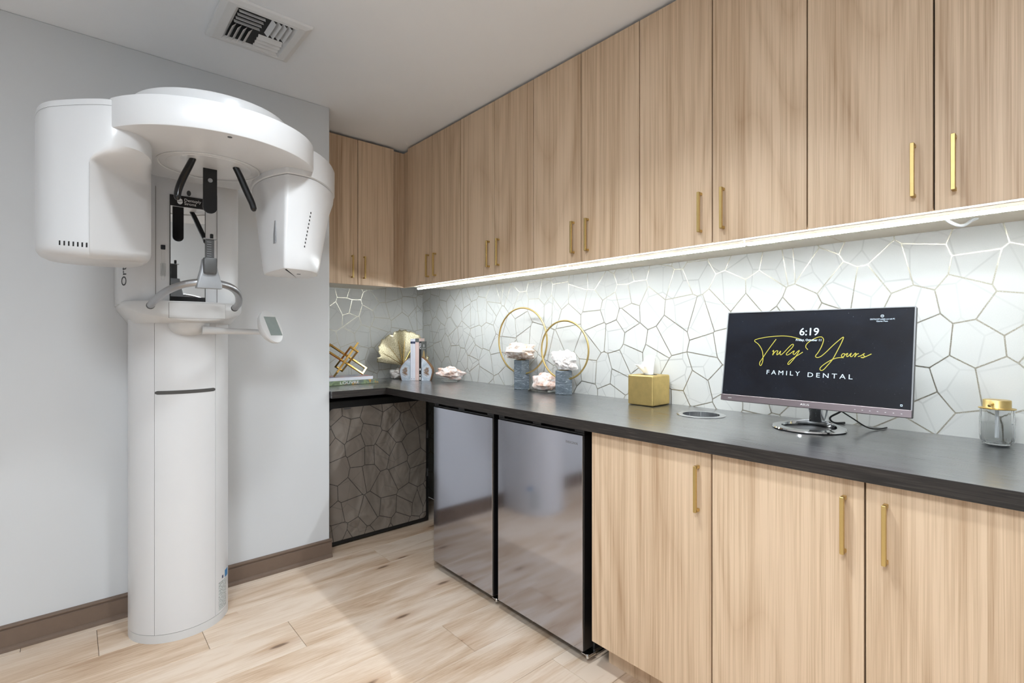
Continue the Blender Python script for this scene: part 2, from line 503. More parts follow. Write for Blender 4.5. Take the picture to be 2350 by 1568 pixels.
def text(name, body, size, m4, mat, parent, align='CENTER', space=1.0, bold=0.0, extr=.0002, width=None):
    cu = bpy.data.curves.new(name, 'FONT'); cu.body = body; cu.size = size; cu.align_x = align; cu.align_y = 'CENTER'
    cu.space_character = space; cu.offset = bold; cu.extrude = extr; cu.resolution_u = 3
    tmp = bpy.data.objects.new(name, cu); COL.objects.link(tmp)
    bpy.context.view_layer.update()
    me = bpy.data.meshes.new_from_object(tmp.evaluated_get(bpy.context.evaluated_depsgraph_get()))
    bpy.data.objects.remove(tmp); bpy.data.curves.remove(cu)
    me.name = name; me.materials.clear(); me.materials.append(mat)
    if width:
        xs = [v.co.x for v in me.vertices]; k = width / (max(xs) - min(xs))
        me.transform(Matrix.Diagonal((k, 1, 1, 1)))
    me.transform(m4); me.transform(Matrix.Translation(-ORIG[parent.name]))
    o = bpy.data.objects.new(name, me); COL.objects.link(o); o.parent = parent
    ORIG[o.name] = ORIG[parent.name]
    return o

# ================================================================== the room
fl = MB().box(X0, XW, Y0, YB, -.03, -.004).build('floor', M['gap'])
struct(fl, 'light oak plank floor')
PW, PL = .23, 1.22
offs = {0: -.145, 1: .083, 2: .41, 3: .70, 4: .25, 5: -.042, 6: .52, 7: .15}
row_top = 2.714 + PW
k = 0
while row_top > Y0:
    ya, yb = max(row_top - PW, Y0), min(row_top, YB)
    if k == 0: yb = YB
    x = offs.get(k, random.uniform(0, PL)) - 3 * PL
    while x < XW:
        xa, xb = max(x, X0), min(x + PL, XW)
        if xb - xa > .03:
            g = .0007
            cx_, cy_ = (xa + xb) / 2, (ya + yb) / 2
            o = MB().box(xa + g, xb - g, ya + g, yb - g, -.004, 0, .0009).build('floor_plank', M['plank'], None, (cx_, cy_, 0))
            o.parent = fl
        x += PL
    row_top -= PW; k += 1

struct(MB().box(XW, XW + .12, Y0, YB, 0, ZC).build('wall_right', M['paper_r']), 'white wallpapered wall with metallic crackle lines')
struct(MB().box(XE, XW + .12, YB, YB + .12, 0, ZC).build('wall_back', M['paper_b']), 'white wallpapered niche wall with metallic crackle lines')
struct(MB().box(X0, XE, YL, YB + .12, 0, ZC, .003).build('wall_left', M['wall']), 'plain white painted wall behind the scanner')
struct(MB().box(X0 - .12, X0, Y0, YB + .12, 0, ZC).build('wall_side', M['wall']))
struct(MB().box(X0 - .12, XW + .12, Y0 - .12, Y0, 0, ZC).build('wall_front', M['wall']))
struct(MB().box(X0 - .12, XW + .12, Y0 - .12, YB + .12, ZC, ZC + .05).build('ceiling', M['ceil']), 'plain white ceiling')
# baseboard with a cap bead and a rounded shoe
bp = [(YL, 0), (YL - .021, 0), (YL - .021, .006), (YL - .0195, .012), (YL - .014, .0165), (YL - .0095, .0185), (YL - .0095, .080), (YL - .0055, .083), (YL - .0055, .087), (YL - .0115, .0885), (YL - .0125, .093), (YL - .0115, .0965), (YL, .100)]
struct(MB().prism([(p[0], p[1]) for p in bp], X0, XE + .010, 'x').build('baseboard_left', M['base'], ang=25), 'taupe painted baseboard along the white wall')

# ================================================================== upper cabinets
def pull(parent, x, y, z0, z1, nrm):
    """square brass bar handle; nrm = 'x' (front faces -X) or 'y' (front faces -Y)"""
    b = MB(); r = .0045; d = .021
    def bx(a0, a1, c0, c1, za, zb, bev=.0008):
        if nrm == 'x': b.box(x - a1, x - a0, y + c0, y + c1, za, zb, bev)
        else: b.box(x + c0, x + c1, y - a1, y - a0, za, zb, bev)
    bx(d - r, d + r, -r, r, z0, z1)
    bx(0, d, -r, r, z0, z0 + .009); bx(0, d, -r, r, z1 - .009, z1)
    return b.build('handle', M['brass'], parent)

seams = [2.988, 2.682, 2.379, 2.075, 1.773, 1.471, 1.168, .868, .566, .266, -.036]
ulab = ['pale oak wall cabinet nearest the room corner on the long run', 'pale oak wall cabinet above the taller gold ring ornament',
        'pale oak wall cabinet above the gold tissue box', 'pale oak wall cabinet above the left end of the monitor',
        'pale oak wall cabinet cut by the right edge, its first handle above the monitor']
ZD = ZUB
for i in range(5):
    a, b_, c = seams[2 * i], seams[2 * i + 1], seams[2 * i + 2]
    t = thing('wall_cabinet', ulab[i], 'cabinet', (1.87, (a + c) / 2, ZUB), 'oak wall cabinets on the long wall')
    MB().box(XU + .0205, XW - .002, c + .0005, a - .0005, ZUB + .004, ZUT).build('carcass', M['oak_u'], t)
    MB().box(XU + .021, XW - .003, c + .001, a - .001, ZUB + .0035, ZUB + .0039).build('bottom_panel', M['melamine'], t)
    MB().box(XU + .0203, XU + .0206, c + .001, a - .001, ZUB + .006, ZUT - .001).build('shadow_gap', M['gap'], t)
    for (y0, y1, hy) in ((b_, a, b_ + .041), (c, b_, b_ - .041)):
        d = MB().box(XU, XU + .0195, y0 + .0021, y1 - .0021, ZUB, ZUT - .002, .0008).build('door', M['oak_u'], t)
        pull(d, XU, hy, 1.587, 1.728, 'x')
# cabinet on the niche wall
t = thing('wall_cabinet', 'pale oak wall cabinet on the short niche wall beside the scanner', 'cabinet', (1.36, 3.2, ZUB))
MB().box(1.10, 1.627, YU + .0205, YB - .002, ZUB + .004, ZUT).build('carcass', M['oak_u'], t)
MB().box(1.101, 1.626, YU + .021, YB - .003, ZUB + .0035, ZUB + .0039).build('bottom_panel', M['melamine'], t)
MB().box(1.10, 1.627, YU + .0203, YU + .0206, ZUB + .006, ZUT - .001).build('shadow_gap', M['gap'], t)
for (xa, xb, hx) in ((1.121, 1.374, 1.374 - .040), (1.374, 1.627, 1.374 + .040)):
    d = MB().box(xa + .0021, xb - .0021, YU, YU + .0195, ZUB, ZUT - .002, .0008).build('door', M['oak_u'], t)
    pull(d, hx, YU, 1.584, 1.726, 'y')
# corner filler boards, set back by a door thickness
o = MB().box(1.6285, XU + .0195, YU + .020, YU + .038, ZUB + .003, ZUT - .006).box(XU + .020, XU + .038, 2.990, YU + .038, ZUB + .003, ZUT - .006).build('corner_filler', M['oak_u'], None, (1.70, 3.06, ZUB))
tag(o, 'recessed oak filler strip in the inner corner of the wall cabinets', 'filler')

# ================================================================== under-cabinet LED bars
XL = 1.752
segs = [(2.955, 2.372), (2.368, 1.598), (1.594, .781), (.777, -.03)]
llab = ['glowing led bar under the wall cabinets, end nearest the corner', 'glowing led bar under the wall cabinets above the ring ornaments',
        'glowing led bar under the wall cabinets above the tissue box', 'glowing led bar under the wall cabinets above the monitor']
for (ya, yb), lab in zip(segs, llab):
    t = thing('led_light_bar', lab, 'light', (XL, (ya + yb) / 2, ZUB - .010), 'led bars under the wall cabinets')
    # channel: back plate and two lips, the diffuser between them
    MB().box(XL - .011, XL + .011, yb, ya, ZUB + .001, ZUB + .0035).box(XL - .011, XL - .0088, yb, ya, ZUB - .007, ZUB + .001).box(XL + .0088, XL + .011, yb, ya, ZUB - .011, ZUB + .001).build('channel', M['alu'], t)
    MB().box(XL - .0086, XL + .0086, yb + .004, ya - .004, ZUB - .0140, ZUB - .0005).build('diffuser', M['led'], t)
    MB().box(XL + .0112, XL + .020, yb + .05, yb + .062, ZUB - .0135, ZUB - .011).box(XL + .0112, XL + .0128, yb + .05, yb + .062, ZUB - .0115, ZUB + .0035).build('clip', M['cable_w'], t)
# loose feed wire hanging under the cabinet
pts = spline([(1.775, .262, ZUB + .003), (1.80, .252, ZUB - .012), (1.83, .236, ZUB - .022), (1.86, .226, ZUB - .018), (1.885, .215, ZUB - .004), (1.90, .205, ZUB + .003)], 6)
o = MB().tube(pts, .0042, 8).build('feed_wire', M['cable_w'], None, (1.83, .236, ZUB - .02))
tag(o, 'short white wire sagging under the wall cabinet behind the light bar', 'wire')

# ================================================================== worktop
GX, GY, GR = 1.843, .992, .071
b = MB()
L = [(XC, -.06), (XW - .002, -.06), (XW - .002, YB - .002), (XE + .003, YB - .002), (XE + .003, YC), (XC, YC)]
ct = b.prism(L, ZU, ZT).build('worktop', M['counter'], None, (1.72, 1.6, ZU))
cut = MB().lathe([(GR, -.1), (GR, .1)], (GX, GY, ZT), 48).build('cutter', M['counter'])
mod = ct.modifiers.new('hole', 'BOOLEAN'); mod.object = cut; mod.operation = 'DIFFERENCE'; mod.solver = 'EXACT'
bpy.context.view_layer.update()
me = bpy.data.meshes.new_from_object(ct.evaluated_get(bpy.context.evaluated_depsgraph_get()))
ct.modifiers.clear(); ct.data = me; bpy.data.objects.remove(cut)
for p in ct.data.polygons: p.use_smooth = False
MB().box(XC - .0009, XC - .0001, -.06, YC - .001, ZU + .0002, ZT - .0006).build('front_edge', M['edge'], ct)
MB().box(XE + .003, XC - .001, YC - .0009, YC - .0001, ZU + .0002, ZT - .0006).build('front_edge', M['edge'], ct)
tag(ct, 'charcoal wood-grain worktop running round the corner', 'worktop')
t = thing('waste_chute', 'round brushed steel chute ring let into the worktop', 'chute', (GX, GY, ZT))
MB().lathe([(GR - .002, .0002), (.089, .0002), (.0895, .0012), (.087, .0028), (.074, .0034), (GR - .002, .0026), (GR - .002, .0002)], (GX, GY, ZT), 56, cap=False).build('rim', M['brushed'], t)
MB().lathe([(GR - .001, -.036), (GR - .001, .0025), (GR - .003, .0025), (GR - .003, -.036), (GR - .001, -.036)], (GX, GY, ZT), 56, cap=False).build('sleeve', M['brushed'], t)

MB().lathe([(.004, -.0345), (GR - .004, -.0345), (GR - .004, -.033), (.004, -.033)], (GX, GY, ZT), 40).build('reflector_disc', M['brushed'], t)  # steel disc added as a reflector to brighten the inside of the chute

# ================================================================== base cabinets
def base_cab(label, doors, hy_list):
    ys = [y for d in doors for y in d]
    t = thing('base_cabinet', label, 'cabinet', (1.74, (min(ys) + max(ys)) / 2, 0), 'oak base cabinets')
    MB().box(XF + .0205, XW - .004, min(ys) + .0005, max(ys) - .0005, .110, ZU - .001).build('carcass', M['oak_u'], t)
    MB().box(XF + .0203, XF + .0206, min(ys) + .001, max(ys) - .001, .112, ZU - .002).build('shadow_gap', M['gap'], t)
    MB().box(1.515, 1.533, min(ys) + .0005, max(ys) - .013, 0, .1095).build('toe_kick', M['oak_u'], t)
    for (a, b), hy in zip(doors, hy_list):
        d = MB().box(XF, XF + .0195, a + .0021, b - .0021, .108, ZU - .004, .0008).build('door', M['oak_u'], t)
        pull(d, XF, hy, .690, .829, 'x')
base_cab('single-door pale oak base cabinet next to the refrigerators', [(.736, 1.195)], [.736 + .042])
base_cab('two-door pale oak base cabinet under the monitor', [(.353, .736), (-.03, .353)], [.353 + .042, .353 - .042])

# ================================================================== refrigerators
def fridge(y0, y1, label, logo):
    t = thing('undercounter_refrigerator', label, 'refrigerator', (1.70, (y0 + y1) / 2, 0), 'undercounter refrigerators')
    MB().box(XF + .062, XW - .06, y0, y1, .028, .846, .004).build('cabinet_body', M['fblack'], t)
    for yy in (y0 + .05, y1 - .05):
        MB().lathe([(.014, 0), (.016, .004), (.012, .008), (.010, .029)], (XF + .10, yy, 0), 12).build('foot', M['fblack'], t)
    d = MB().box(XF + .004, XF + .056, y0 + .001, y1 - .001, .046, .851, .003).build('door', M['fblack'], t)
    MB().box(XF, XF + .0045, y0 + .004, y1 - .002, .047, .849, .0015, 2).build('steel_panel', M['steel'], d, ang=12)
    # black top cap with two finger pulls scooped into it
    c = MB()
    c.box(XF + .006, XF + .056, y0 + .001, y1 - .001, .851, .858, .001)
    c.box(XF + .030, XF + .056, y0 + .001, y1 - .001, .858, .868, .001)
    w = (y1 - y0)
    for f0, f1 in ((0, .10), (.46, .56), (.92, 1)): c.box(XF + .006, XF + .031, y0 + w * f0 + .001, y0 + w * f1 - .001, .858, .868, .001)
    c.build('top_cap', M['fblack'], d)
    h = MB().box(XF + .012, XF + .060, y0 - .012, y0 + .020, .030, .034, .001)
    h.lathe([(.006, 0), (.006, .016)], (XF + .020, y0 - .003, .020), 12)
    h.tube([(XF + .016, y0 - .010, .026), (XF + .06, y0 - .012, .026), (XF + .13, y0 - .012, .026)], .003, 6)
    h.build('hinge', M['chrome'], t)
    MB().lathe([(.005, 0), (.005, .005)], (XF + .02, y0 + .008, .8685), 10).build('hinge_pin', M['chrome'], t)
    if logo:
        m4 = basis(Vector((XF - .0004, y0 + .058, .815)), Vector((0, -1, 0)), U_, Vector((-1, 0, 0)))
        text('brand_lettering', 'INSIGNIA', .0135, m4, M['ink_g'], d, space=1.1)
fridge(1.765, 2.257, 'steel-fronted undercounter refrigerator beside the dark corner', False)
fridge(1.233, 1.731, 'steel-fronted undercounter refrigerator next to the oak base cabinet', True)

# appliance at the back of the niche, glass door lined with crackle-patterned fabric
t = thing('patterned_door_cooler', 'black cooler in the niche with crackle-patterned glass door', 'cooler', (1.44, 3.05, 0))
MB().box(1.092, 1.772, 2.90, 3.34, .012, .845, .004).build('cabinet_body', M['fblack'], t)
d = MB().box(1.094, 1.776, 2.862, 2.897, .010, .842, .004).build('door', M['blackm'], t)
def rrect(x0, x1, z0, z1, r, n=6):
    P = []
    for cx_, cz_, a0 in ((x1 - r, z1 - r, 0), (x0 + r, z1 - r, 90), (x0 + r, z0 + r, 180), (x1 - r, z0 + r, 270)):
        for i in range(n + 1):
            a = math.radians(a0 + 90 * i / n); P.append((cx_ + r * math.cos(a), cz_ + r * math.sin(a)))
    return P
MB().prism(rrect(1.116, 1.752, .034, .800, .022), 2.857, 2.864, 'y').build('patterned_pane', M['paper_f'], d)
MB().box(1.20, 1.24, 2.853, 2.857, .792, .797).build('latch', M['dgrey'], d)
for zz in (.60, .35):
    MB().box(1.760, 1.768, 2.855, 2.864, zz - .05, zz).build('hinge', M['dgrey'], d)

# ================================================================== ceiling vent
t = thing('ceiling_vent', 'white square four-way air vent in the ceiling', 'vent', (.583, 2.25, ZC - .022))
vx0, vx1, vy0, vy1 = .421, .747, 2.083, 2.421
ox0, ox1, oy0, oy1 = .486, .686, 2.133, 2.375
def rect(x0, x1, y0, y1, z): return [(x0, y0, z), (x1, y0, z), (x1, y1, z), (x0, y1, z)]
MB().loft([rect(vx0, vx1, vy0, vy1, ZC - .0005), rect(vx0 + .002, vx1 - .002, vy0 + .002, vy1 - .002, ZC - .010), rect(vx0 + .022, vx1 - .022, vy0 + .022, vy1 - .022, ZC - .016), rect(ox0 - .012, ox1 + .012, oy0 - .012, oy1 + .012, ZC - .016), rect(ox0, ox1, oy0, oy1, ZC - .004)], False, False).build('frame', M['vent'], t, ang=15)
MB().box(ox0 - .02, ox1 + .02, oy0 - .02, oy1 + .02, ZC - .0035, ZC - .0005).build('duct_shade', M['blackm'], t)  # black sheet standing for the shade inside the duct; the ceiling is solid
mx, my = (ox0 + ox1) / 2, (oy0 + oy1) / 2
def slat(x0, x1, y0, y1, along, tilt):
    """blade 14 mm deep leaning by tilt"""
    d = .014; z1 = ZC - .004; z0 = ZC - .019
    if along == 'x':
        return MB().loft([[(x0, y0, z1), (x0, y0 + .0012, z1), (x0, y0 + tilt + .0012, z0), (x0, y0 + tilt, z0)], [(x1, y0, z1), (x1, y0 + .0012, z1), (x1, y0 + tilt + .0012, z0), (x1, y0 + tilt, z0)]]).build('slat', M['vent'], t)
    return MB().loft([[(x0, y0, z1), (x0 + .0012, y0, z1), (x0 + tilt + .0012, y0, z0), (x0 + tilt, y0, z0)], [(x0, y1, z1), (x0 + .0012, y1, z1), (x0 + tilt + .0012, y1, z0), (x0 + tilt, y1, z0)]]).build('slat', M['vent'], t)
for i in range(4):
    f = (i + .6) / 4.4
    slat(ox0 + .002, mx - .004, oy0 + f * (my - oy0), 0, 'x', -.008)                         # far from the scanner wall, near left
    slat(mx + .004, ox1 - .002, my + .004 + f * (oy1 - my), 0, 'x', .016)
    slat(mx + .006 + f * (ox1 - mx - .01), 0, oy0 + .002, my - .004, 'y', .014)
    slat(ox0 + .004 + f * (mx - ox0 - .012), 0, my + .004, oy1 - .002, 'y', -.014)

# ================================================================== recessed ceiling lamp above the frame, added fill light behind it
def downlight(x, y, watt, label, size=.18, spread=126, col=(.88, .95, 1.0)):
    t = thing('recessed_downlight', label, 'light', (x, y, ZC - .01), 'recessed ceiling lamps')
    MB().lathe([(.060, -.001), (.082, -.001), (.084, -.004), (.080, -.007), (.062, -.004), (.060, -.001)], (x, y, ZC), 32, cap=False).build('trim_ring', M['vent'], t)
    MB().lathe([(.0595, -.001), (.0595, -.003)], (x, y, ZC), 32).build('lens', M['lamp'], t)
    la = bpy.data.lights.new('lamp_light', 'AREA'); la.shape = 'DISK'; la.size = size; la.energy = watt; la.color = col; la.spread = math.radians(spread)
    lo = bpy.data.objects.new('lamp_light', la); lo.parent = t; lo.location = (0, 0, -.003); COL.objects.link(lo)
downlight(.60, .98, DOWNLIGHT_WATT, 'recessed ceiling lamp over the middle of the room')
# unseen fill light added behind the camera, shaped as a ceiling panel
PX, PY = -.62, .02
t = thing('added_fill_light', 'added square fill light in the ceiling behind the viewpoint', 'light', (PX, PY, ZC - .012))
MB().box(PX - .31, PX + .31, PY - .31, PY + .31, ZC - .012, ZC - .0005, .002).build('fill_frame', M['vent'], t)
MB().box(PX - .285, PX + .285, PY - .285, PY + .285, ZC - .0135, ZC - .0122).build('fill_lens', M['lamp'], t)
la = bpy.data.lights.new('fill_lamp', 'AREA'); la.shape = 'SQUARE'; la.size = .56; la.energy = FILL_WATT; la.color = (.84, .93, 1.0)
lo = bpy.data.objects.new('fill_lamp', la); lo.parent = t; lo.location = (0, 0, -.004); COL.objects.link(lo)

# ================================================================== panoramic x-ray scanner
KX, KY, KR = .357, 2.58, .180
xr = thing('xray_scanner', 'white panoramic dental x-ray scanner standing against the white wall', 'scanner', (KX, KY, 0))
def arc(r, a0, a1, n=14, cx_=KX, cy_=KY):
    return [(cx_ + r * math.sin(math.radians(a0 + (a1 - a0) * i / n)), cy_ - r * math.cos(math.radians(a0 + (a1 - a0) * i / n))) for i in range(n + 1)]
def dshape(r, back=YL - .003, taper=.013):
    return arc(r, -90, 90, 40) + [(KX + r - taper, back), (KX - r + taper, back)]
MB().prism(dshape(KR - .004), .034, 1.29).build('column_core', M['seam'], xr)
def shell(a0, a1, z0, z1, back=0):
    out = arc(KR, a0, a1); inn = arc(KR - .0038, a0, a1)
    if back: out = out + [(KX + back * (KR - .013), YL - .004)]; inn = inn + [(KX + back * (KR - .017), YL - .004)]
    return MB().prism(out + inn[::-1], z0, z1)
MB().prism(dshape(KR), 0, .0325).build('foot_ring', M['white2'], xr, ang=25)
shell(-35.8, 35.8, .034, 1.285).build('front_panel', M['white'], xr)
shell(36.3, 90, .034, 1.285, 1).build('side_shell', M['white'], xr)
shell(-36.3, -90, .034, 1.285, -1).build('side_shell', M['white'], xr)
# dark grip inlay with rounded ends
P = arc(KR + .0008, -35.5, 35.5, 24); Q = arc(KR - .002, -35.5, 35.5, 24)
def hz(i): return .0072 * (1 if 0 < i < 24 else .55)
MB().loft([[(p[0], p[1], .994 - hz(i)), (p[0], p[1], .994 + hz(i)), (q[0], q[1], .994 + hz(i)), (q[0], q[1], .994 - hz(i))] for i, (p, q) in enumerate(zip(P, Q))]).build('grip_inlay', M['slot'], xr)
def patch(name, a0, a1, z0, z1, mat, dr=.0006):
    A = arc(KR + dr, a0, a1, 6); B = arc(KR - .001, a0, a1, 6)
    return MB().prism(A + B[::-1], z0, z1).build(name, mat, xr)
patch('rating_label', 42, 61, .044, .166, M['label'])
patch('blue_sticker', 57, 67, .168, .198, M['blue'])
patch('round_mark', 49, 52, .174, .186, M['navy'])
# moving upper column
uo = [(.251, 2.402), (.463, 2.402), (.509, 2.42), (.546, 2.455), (.564, 2.50), (.571, 2.55), (.571, 2.762), (.143, 2.762), (.143, 2.55), (.150, 2.50), (.168, 2.455), (.205, 2.42)]
MB().prism(uo, 1.345, 1.93).build('upper_column', M['white'], xr, ang=40)
for xs_ in (.2515, .4625):
    MB().box(xs_ - .0006, xs_ + .0006, 2.4008, 2.403, 1.356, 1.806).build('panel_seam', M['seam'], xr)
mp = MB().box(.297, .420, 2.3975, 2.4022, 1.354, 1.782, .0008).build('mirror_panel', M['black'], xr)
MB().box(.2995, .4175, 2.3968, 2.3974, 1.377, 1.738).build('mirror', M['mirror'], mp)
m4 = basis(Vector((.345, 2.3970, 1.766)), Vector((1, 0, 0)), U_, Vector((0, -1, 0)))
text('lettering', 'Dentsply', .0165, m4, M['ink_w'], mp, 'LEFT')
m4 = basis(Vector((.345, 2.3970, 1.752)), Vector((1, 0, 0)), U_, Vector((0, -1, 0)))
text('lettering', 'Sirona', .0165, m4, M['ink_w'], mp, 'LEFT')
# two-part round mark beside the name
def half(sgn):
    pts = []
    for i in range(13):
        a = math.radians(180 * i / 12 * sgn)
        pts.append((.331 + .0095 * math.cos(a + .25), 1.7585 + .0008 * sgn + .011 * math.sin(a + .25)))
    return MB().prism(pts, 2.3966, 2.3972, 'y').build('logo_half', M['ink_w'], mp)
half(1); half(-1)
MB().lathe([(.006, 0), (.0075, .0005), (.0075, .002)], (0, 0, 0), 16, 1, 1.5).frame(basis(Vector((.362, 2.4022, 1.797)), Vector((1, 0, 0)), U_, Vector((0, -1, 0)))).build('sensor_eye', M['dgrey'], xr)
MB().box(.268, .283, 2.3985, 2.4025, 1.56, 1.578, .0015).build('slider_knob', M['black'], xr)
MB().box(.270, .281, 2.4006, 2.4022, 1.44, 1.56, .0008).build('slider_track', M['white2'], xr)
MB().box(.267, .284, 2.3985, 2.4022, 1.455, 1.505, .0015).build('slider_window', M['acryl'], xr)
m4 = basis(Vector((.1583, 2.4772, 1.452)), U_, Vector((-.371, .928, 0)), Vector((-.928, -.371, 0)))
text('lettering', 'Ort', .050, m4, M['ink_k'], xr)
# shelf carrying chin rest
SXC = .362
def sh(tdeg, k=1.0, d=0.0):
    t = math.radians(tdeg); return (SXC + (.214 * k + d) * math.sin(t), 2.52 - (.22 * k + d) * math.cos(t))
ts = [-90 + 5 * i for i in range(37)]
def shelf_ring(k, zf, dz=0.0, bk=.214):
    pts = [(*sh(t, k), zf(t) + dz) for t in ts]
    zz = zf(90) + dz
    return pts + [(SXC + bk * k, 2.762, zz), (SXC - bk * k, 2.762, zz)]
lowz = lambda t: 1.281 + .050 * min(1, abs(t - 4) / 78) ** 1.7
MB().loft([shelf_ring(.80, lambda t: 1.2705), shelf_ring(.985, lowz, -.003), shelf_ring(1.0, lowz, .003), shelf_ring(1.0, lambda t: 1.350), shelf_ring(.99, lambda t: 1.354)]).build('shelf', M['white2'], xr, ang=30)
def dpatch(name, a0, a1, z0, z1, dr, mat):
    A = [sh(a0 + (a1 - a0) * i / 12, 1, dr) for i in range(13)]; B = [sh(a0 + (a1 - a0) * i / 12, 1, -.002) for i in range(13)]
    return MB().prism(A + B[::-1], z0, z1).build(name, mat, xr)
dpatch('drawer_gap', -21.4, 33.4, 1.2885, 1.3485, .0005, M['seam'])
dpatch('drawer', -21, 33, 1.289, 1.348, .0014, M['white2'])
# chin rest
hp = [(.224, 2.285, 1.333), (.229, 2.20, 1.349), (.256, 2.10, 1.378), (.30, 2.035, 1.398), (.362, 2.010, 1.405)]
full = hp + [(2 * .364 - p[0], p[1], p[2]) for p in hp[-2::-1]]
pts = spline(full, 7)
MB().tube(pts, .0125, 14).build('handlebar', M['silver'], xr)
for e, q in ((pts[0], pts[1]), (pts[-1], pts[-2])):
    d = (e - q).normalized()
    MB().tube([e - d * .004, e + d * .007], .0135, 14).build('bar_end', M['dgrey'], xr)
def zrect(cx_, cy_, hx, hy, z): return [(cx_ - hx, cy_ - hy, z), (cx_ + hx, cy_ - hy, z), (cx_ + hx, cy_ + hy, z), (cx_ - hx, cy_ + hy, z)]
def rr2(cx_, cy_, hx, hy, z, r=.006):
    return [(x, y, z) for x, y in rrect(cx_ - hx, cx_ + hx, cy_ - hy, cy_ + hy, r, 3)]
MB().loft([rr2(.362, 2.01, .039, .020, 1.384), rr2(.362, 2.01, .037, .022, 1.40), rr2(.362, 2.012, .026, .019, 1.445), rr2(.362, 2.014, .020, .016, 1.484)]).build('chin_bracket', M['silverp'], xr)
MB().loft([rr2(.362, 1.990, .019, .010, 1.434), rr2(.362, 1.990, .020, .012, 1.44), rr2(.362, 1.992, .021, .014, 1.482), rr2(.362, 1.992, .019, .012, 1.487)]).build('bite_holder', M['dgrey'], xr)
bpst = MB().box(.349, .375, 1.990, 2.002, 1.485, 1.552, .0015).build('bite_post', M['dgrey'], xr)
for i in range(7): MB().box(.353, .366, 1.9885, 1.9902, 1.493 + i * .008, 1.4945 + i * .008).build('scale_mark', M['silverp'], bpst)
MB().box(.342, .382, 1.985, 2.006, 1.552, 1.5545, .0008).build('rest_plate', M['silverp'], bpst)
MB().box(.363, .373, 1.993, 2.001, 1.5545, 1.572, .002).build('bite_block', M['black'], bpst)
# shelf arm and touch panel
b = MB(); pr = [(.001, -.030), (.03, -.026), (.055, -.015), (.070, .004), (.074, .026)]
b.lathe(pr, (.362, 2.40, 1.250), 28, 1.0, .85); b.build('arm_joint', M['white2'], xr)
MB().tube([(.40, 2.352, 1.243), (.50, 2.345, 1.239), (.615, 2.335, 1.236)], [.017, .0125, .0105], 12).build('panel_arm', M['white2'], xr)
pf = Vector((.2675, .9636, 0)); pr_ = Vector((.9636, -.2675, 0))
ph = (-.68 * pf + .73 * pr_).normalized(); pn = (.9 * ph + .436 * U_).normalized(); e1 = (.68 * pr_ + .73 * pf).normalized(); e2 = pn.cross(e1).normalized()
pc = Vector((.648, 2.305, 1.2585)); pm = basis(pc, e1, e2, pn)
cp = MB().lathe([(.018, -.040), (.038, -.034), (.050, -.020), (.0555, -.004), (.0545, .002), (.050, .0042)], (0, 0, 0), 40, 1.0, 1.38).frame(pm).build('control_panel', M['white2'], xr, ang=30)
MB().box(-.026, .040, -.043, .046, .0042, .0050, .0003).frame(pm).build('screen', M['screen_lcd'], cp)
MB().box(-.0525, -.0520, -.004, .004, -.012, -.009).frame(pm).build('port', M['blackm'], cp)
# support arm above the rotating unit
AX, AY = .372, 1.973
def stad(r, back, hw):
    return [(AX + r * math.cos(a), AY + r * math.sin(a)) for a in [math.pi + math.pi * i / 36 for i in range(37)]] + [(AX + hw, 2.3), (AX + hw, back), (AX - hw, back), (AX - hw, 2.3)]
so = stad(.232, 2.755, .19)
def lift(pts, z): return [(p[0], p[1], z) for p in pts]
MB().loft([lift(so, 1.897), lift(so, 1.950), lift(inset(so, .004), 1.960), lift(inset(so, .014), 1.965)]).build('support_arm', M['white'], xr, ang=30)
# rotating arm
ro = [(AX + .318 * math.sin(math.radians(a)), AY - .318 * math.cos(math.radians(a))) for a in range(-64, 65, 4)]
ro = ro + [(.69, 1.98), (.675, 2.10), (.62, 2.22), (.52, 2.275), (.38, 2.285), (.24, 2.275), (.13, 2.22), (.075, 2.10), (.06, 1.98)]
Z0_, Z1_ = 1.811, 1.899
ra = MB().loft([lift(inset(ro, .006), Z0_), lift(inset(ro, .0015), Z0_ + .0015), lift(ro, Z0_ + .005), lift(ro, Z1_ - .005), lift(inset(ro, .0015), Z1_ - .0015), lift(inset(ro, .006), Z1_)]).build('rotating_arm', M['white'], xr, ang=30)
MB().lathe([(.150, .0005), (.156, .0005), (.157, -.002), (.153, -.004), (.149, -.003), (.150, .0005)], (.370, 2.03, Z0_), 64, cap=False).build('rotation_ring', M['white2'], ra)
MB().lathe([(.128, -.0015), (.130, .0005)], (.370, 2.03, Z0_), 64).build('rotation_disc', M['white'], ra)
MB().lathe([(.0065, -.001), (.0065, .0005)], (.3575, 1.682, Z0_), 16).build('indicator', M['dgrey'], ra)
# left head (big housing)
ho = [(.088, 1.822), (.15, 1.83), (.188, 1.90), (.200, 2.0), (.208, 2.12), (.205, 2.24), (.16, 2.325), (.02, 2.335), (-.058, 2.29), (-.083, 2.17), (-.0775, 2.04), (-.055, 1.965), (-.01, 1.912), (.035, 1.865)]
ho = chaikin(ho, 2)
CP = Vector((.047, 1.868)); cd = (Vector((.195, 2.06)) - CP).normalized(); cn = Vector((cd.y, -cd.x))
def cutdown(pts, k):
    out = []
    for p in pts:
        v = Vector(p) - CP; s_ = v.dot(cn)
        if s_ > 0: v = v - cn * s_ * k
        out.append((CP.x + v.x, CP.y + v.y))
    return out
def sm(a, b, v): u = max(0, min(1, (v - a) / (b - a))); return u * u * (3 - 2 * u)
rings = []
HZ = 1.4425
def bz(p): return .10 * min(.22, (Vector(p) - CP).length)
for z, ins in ((1.893, .006), (1.8915, .0015), (1.888, 0), (1.80, 0), (1.765, 0), (1.75, 0), (1.738, 0), (1.728, 0), (1.72, 0), (1.71, 0), (1.60, 0), (1.50, 0)):
    rings.append(lift(inset(cutdown(ho, sm(1.765, 1.712, z)), ins), z))
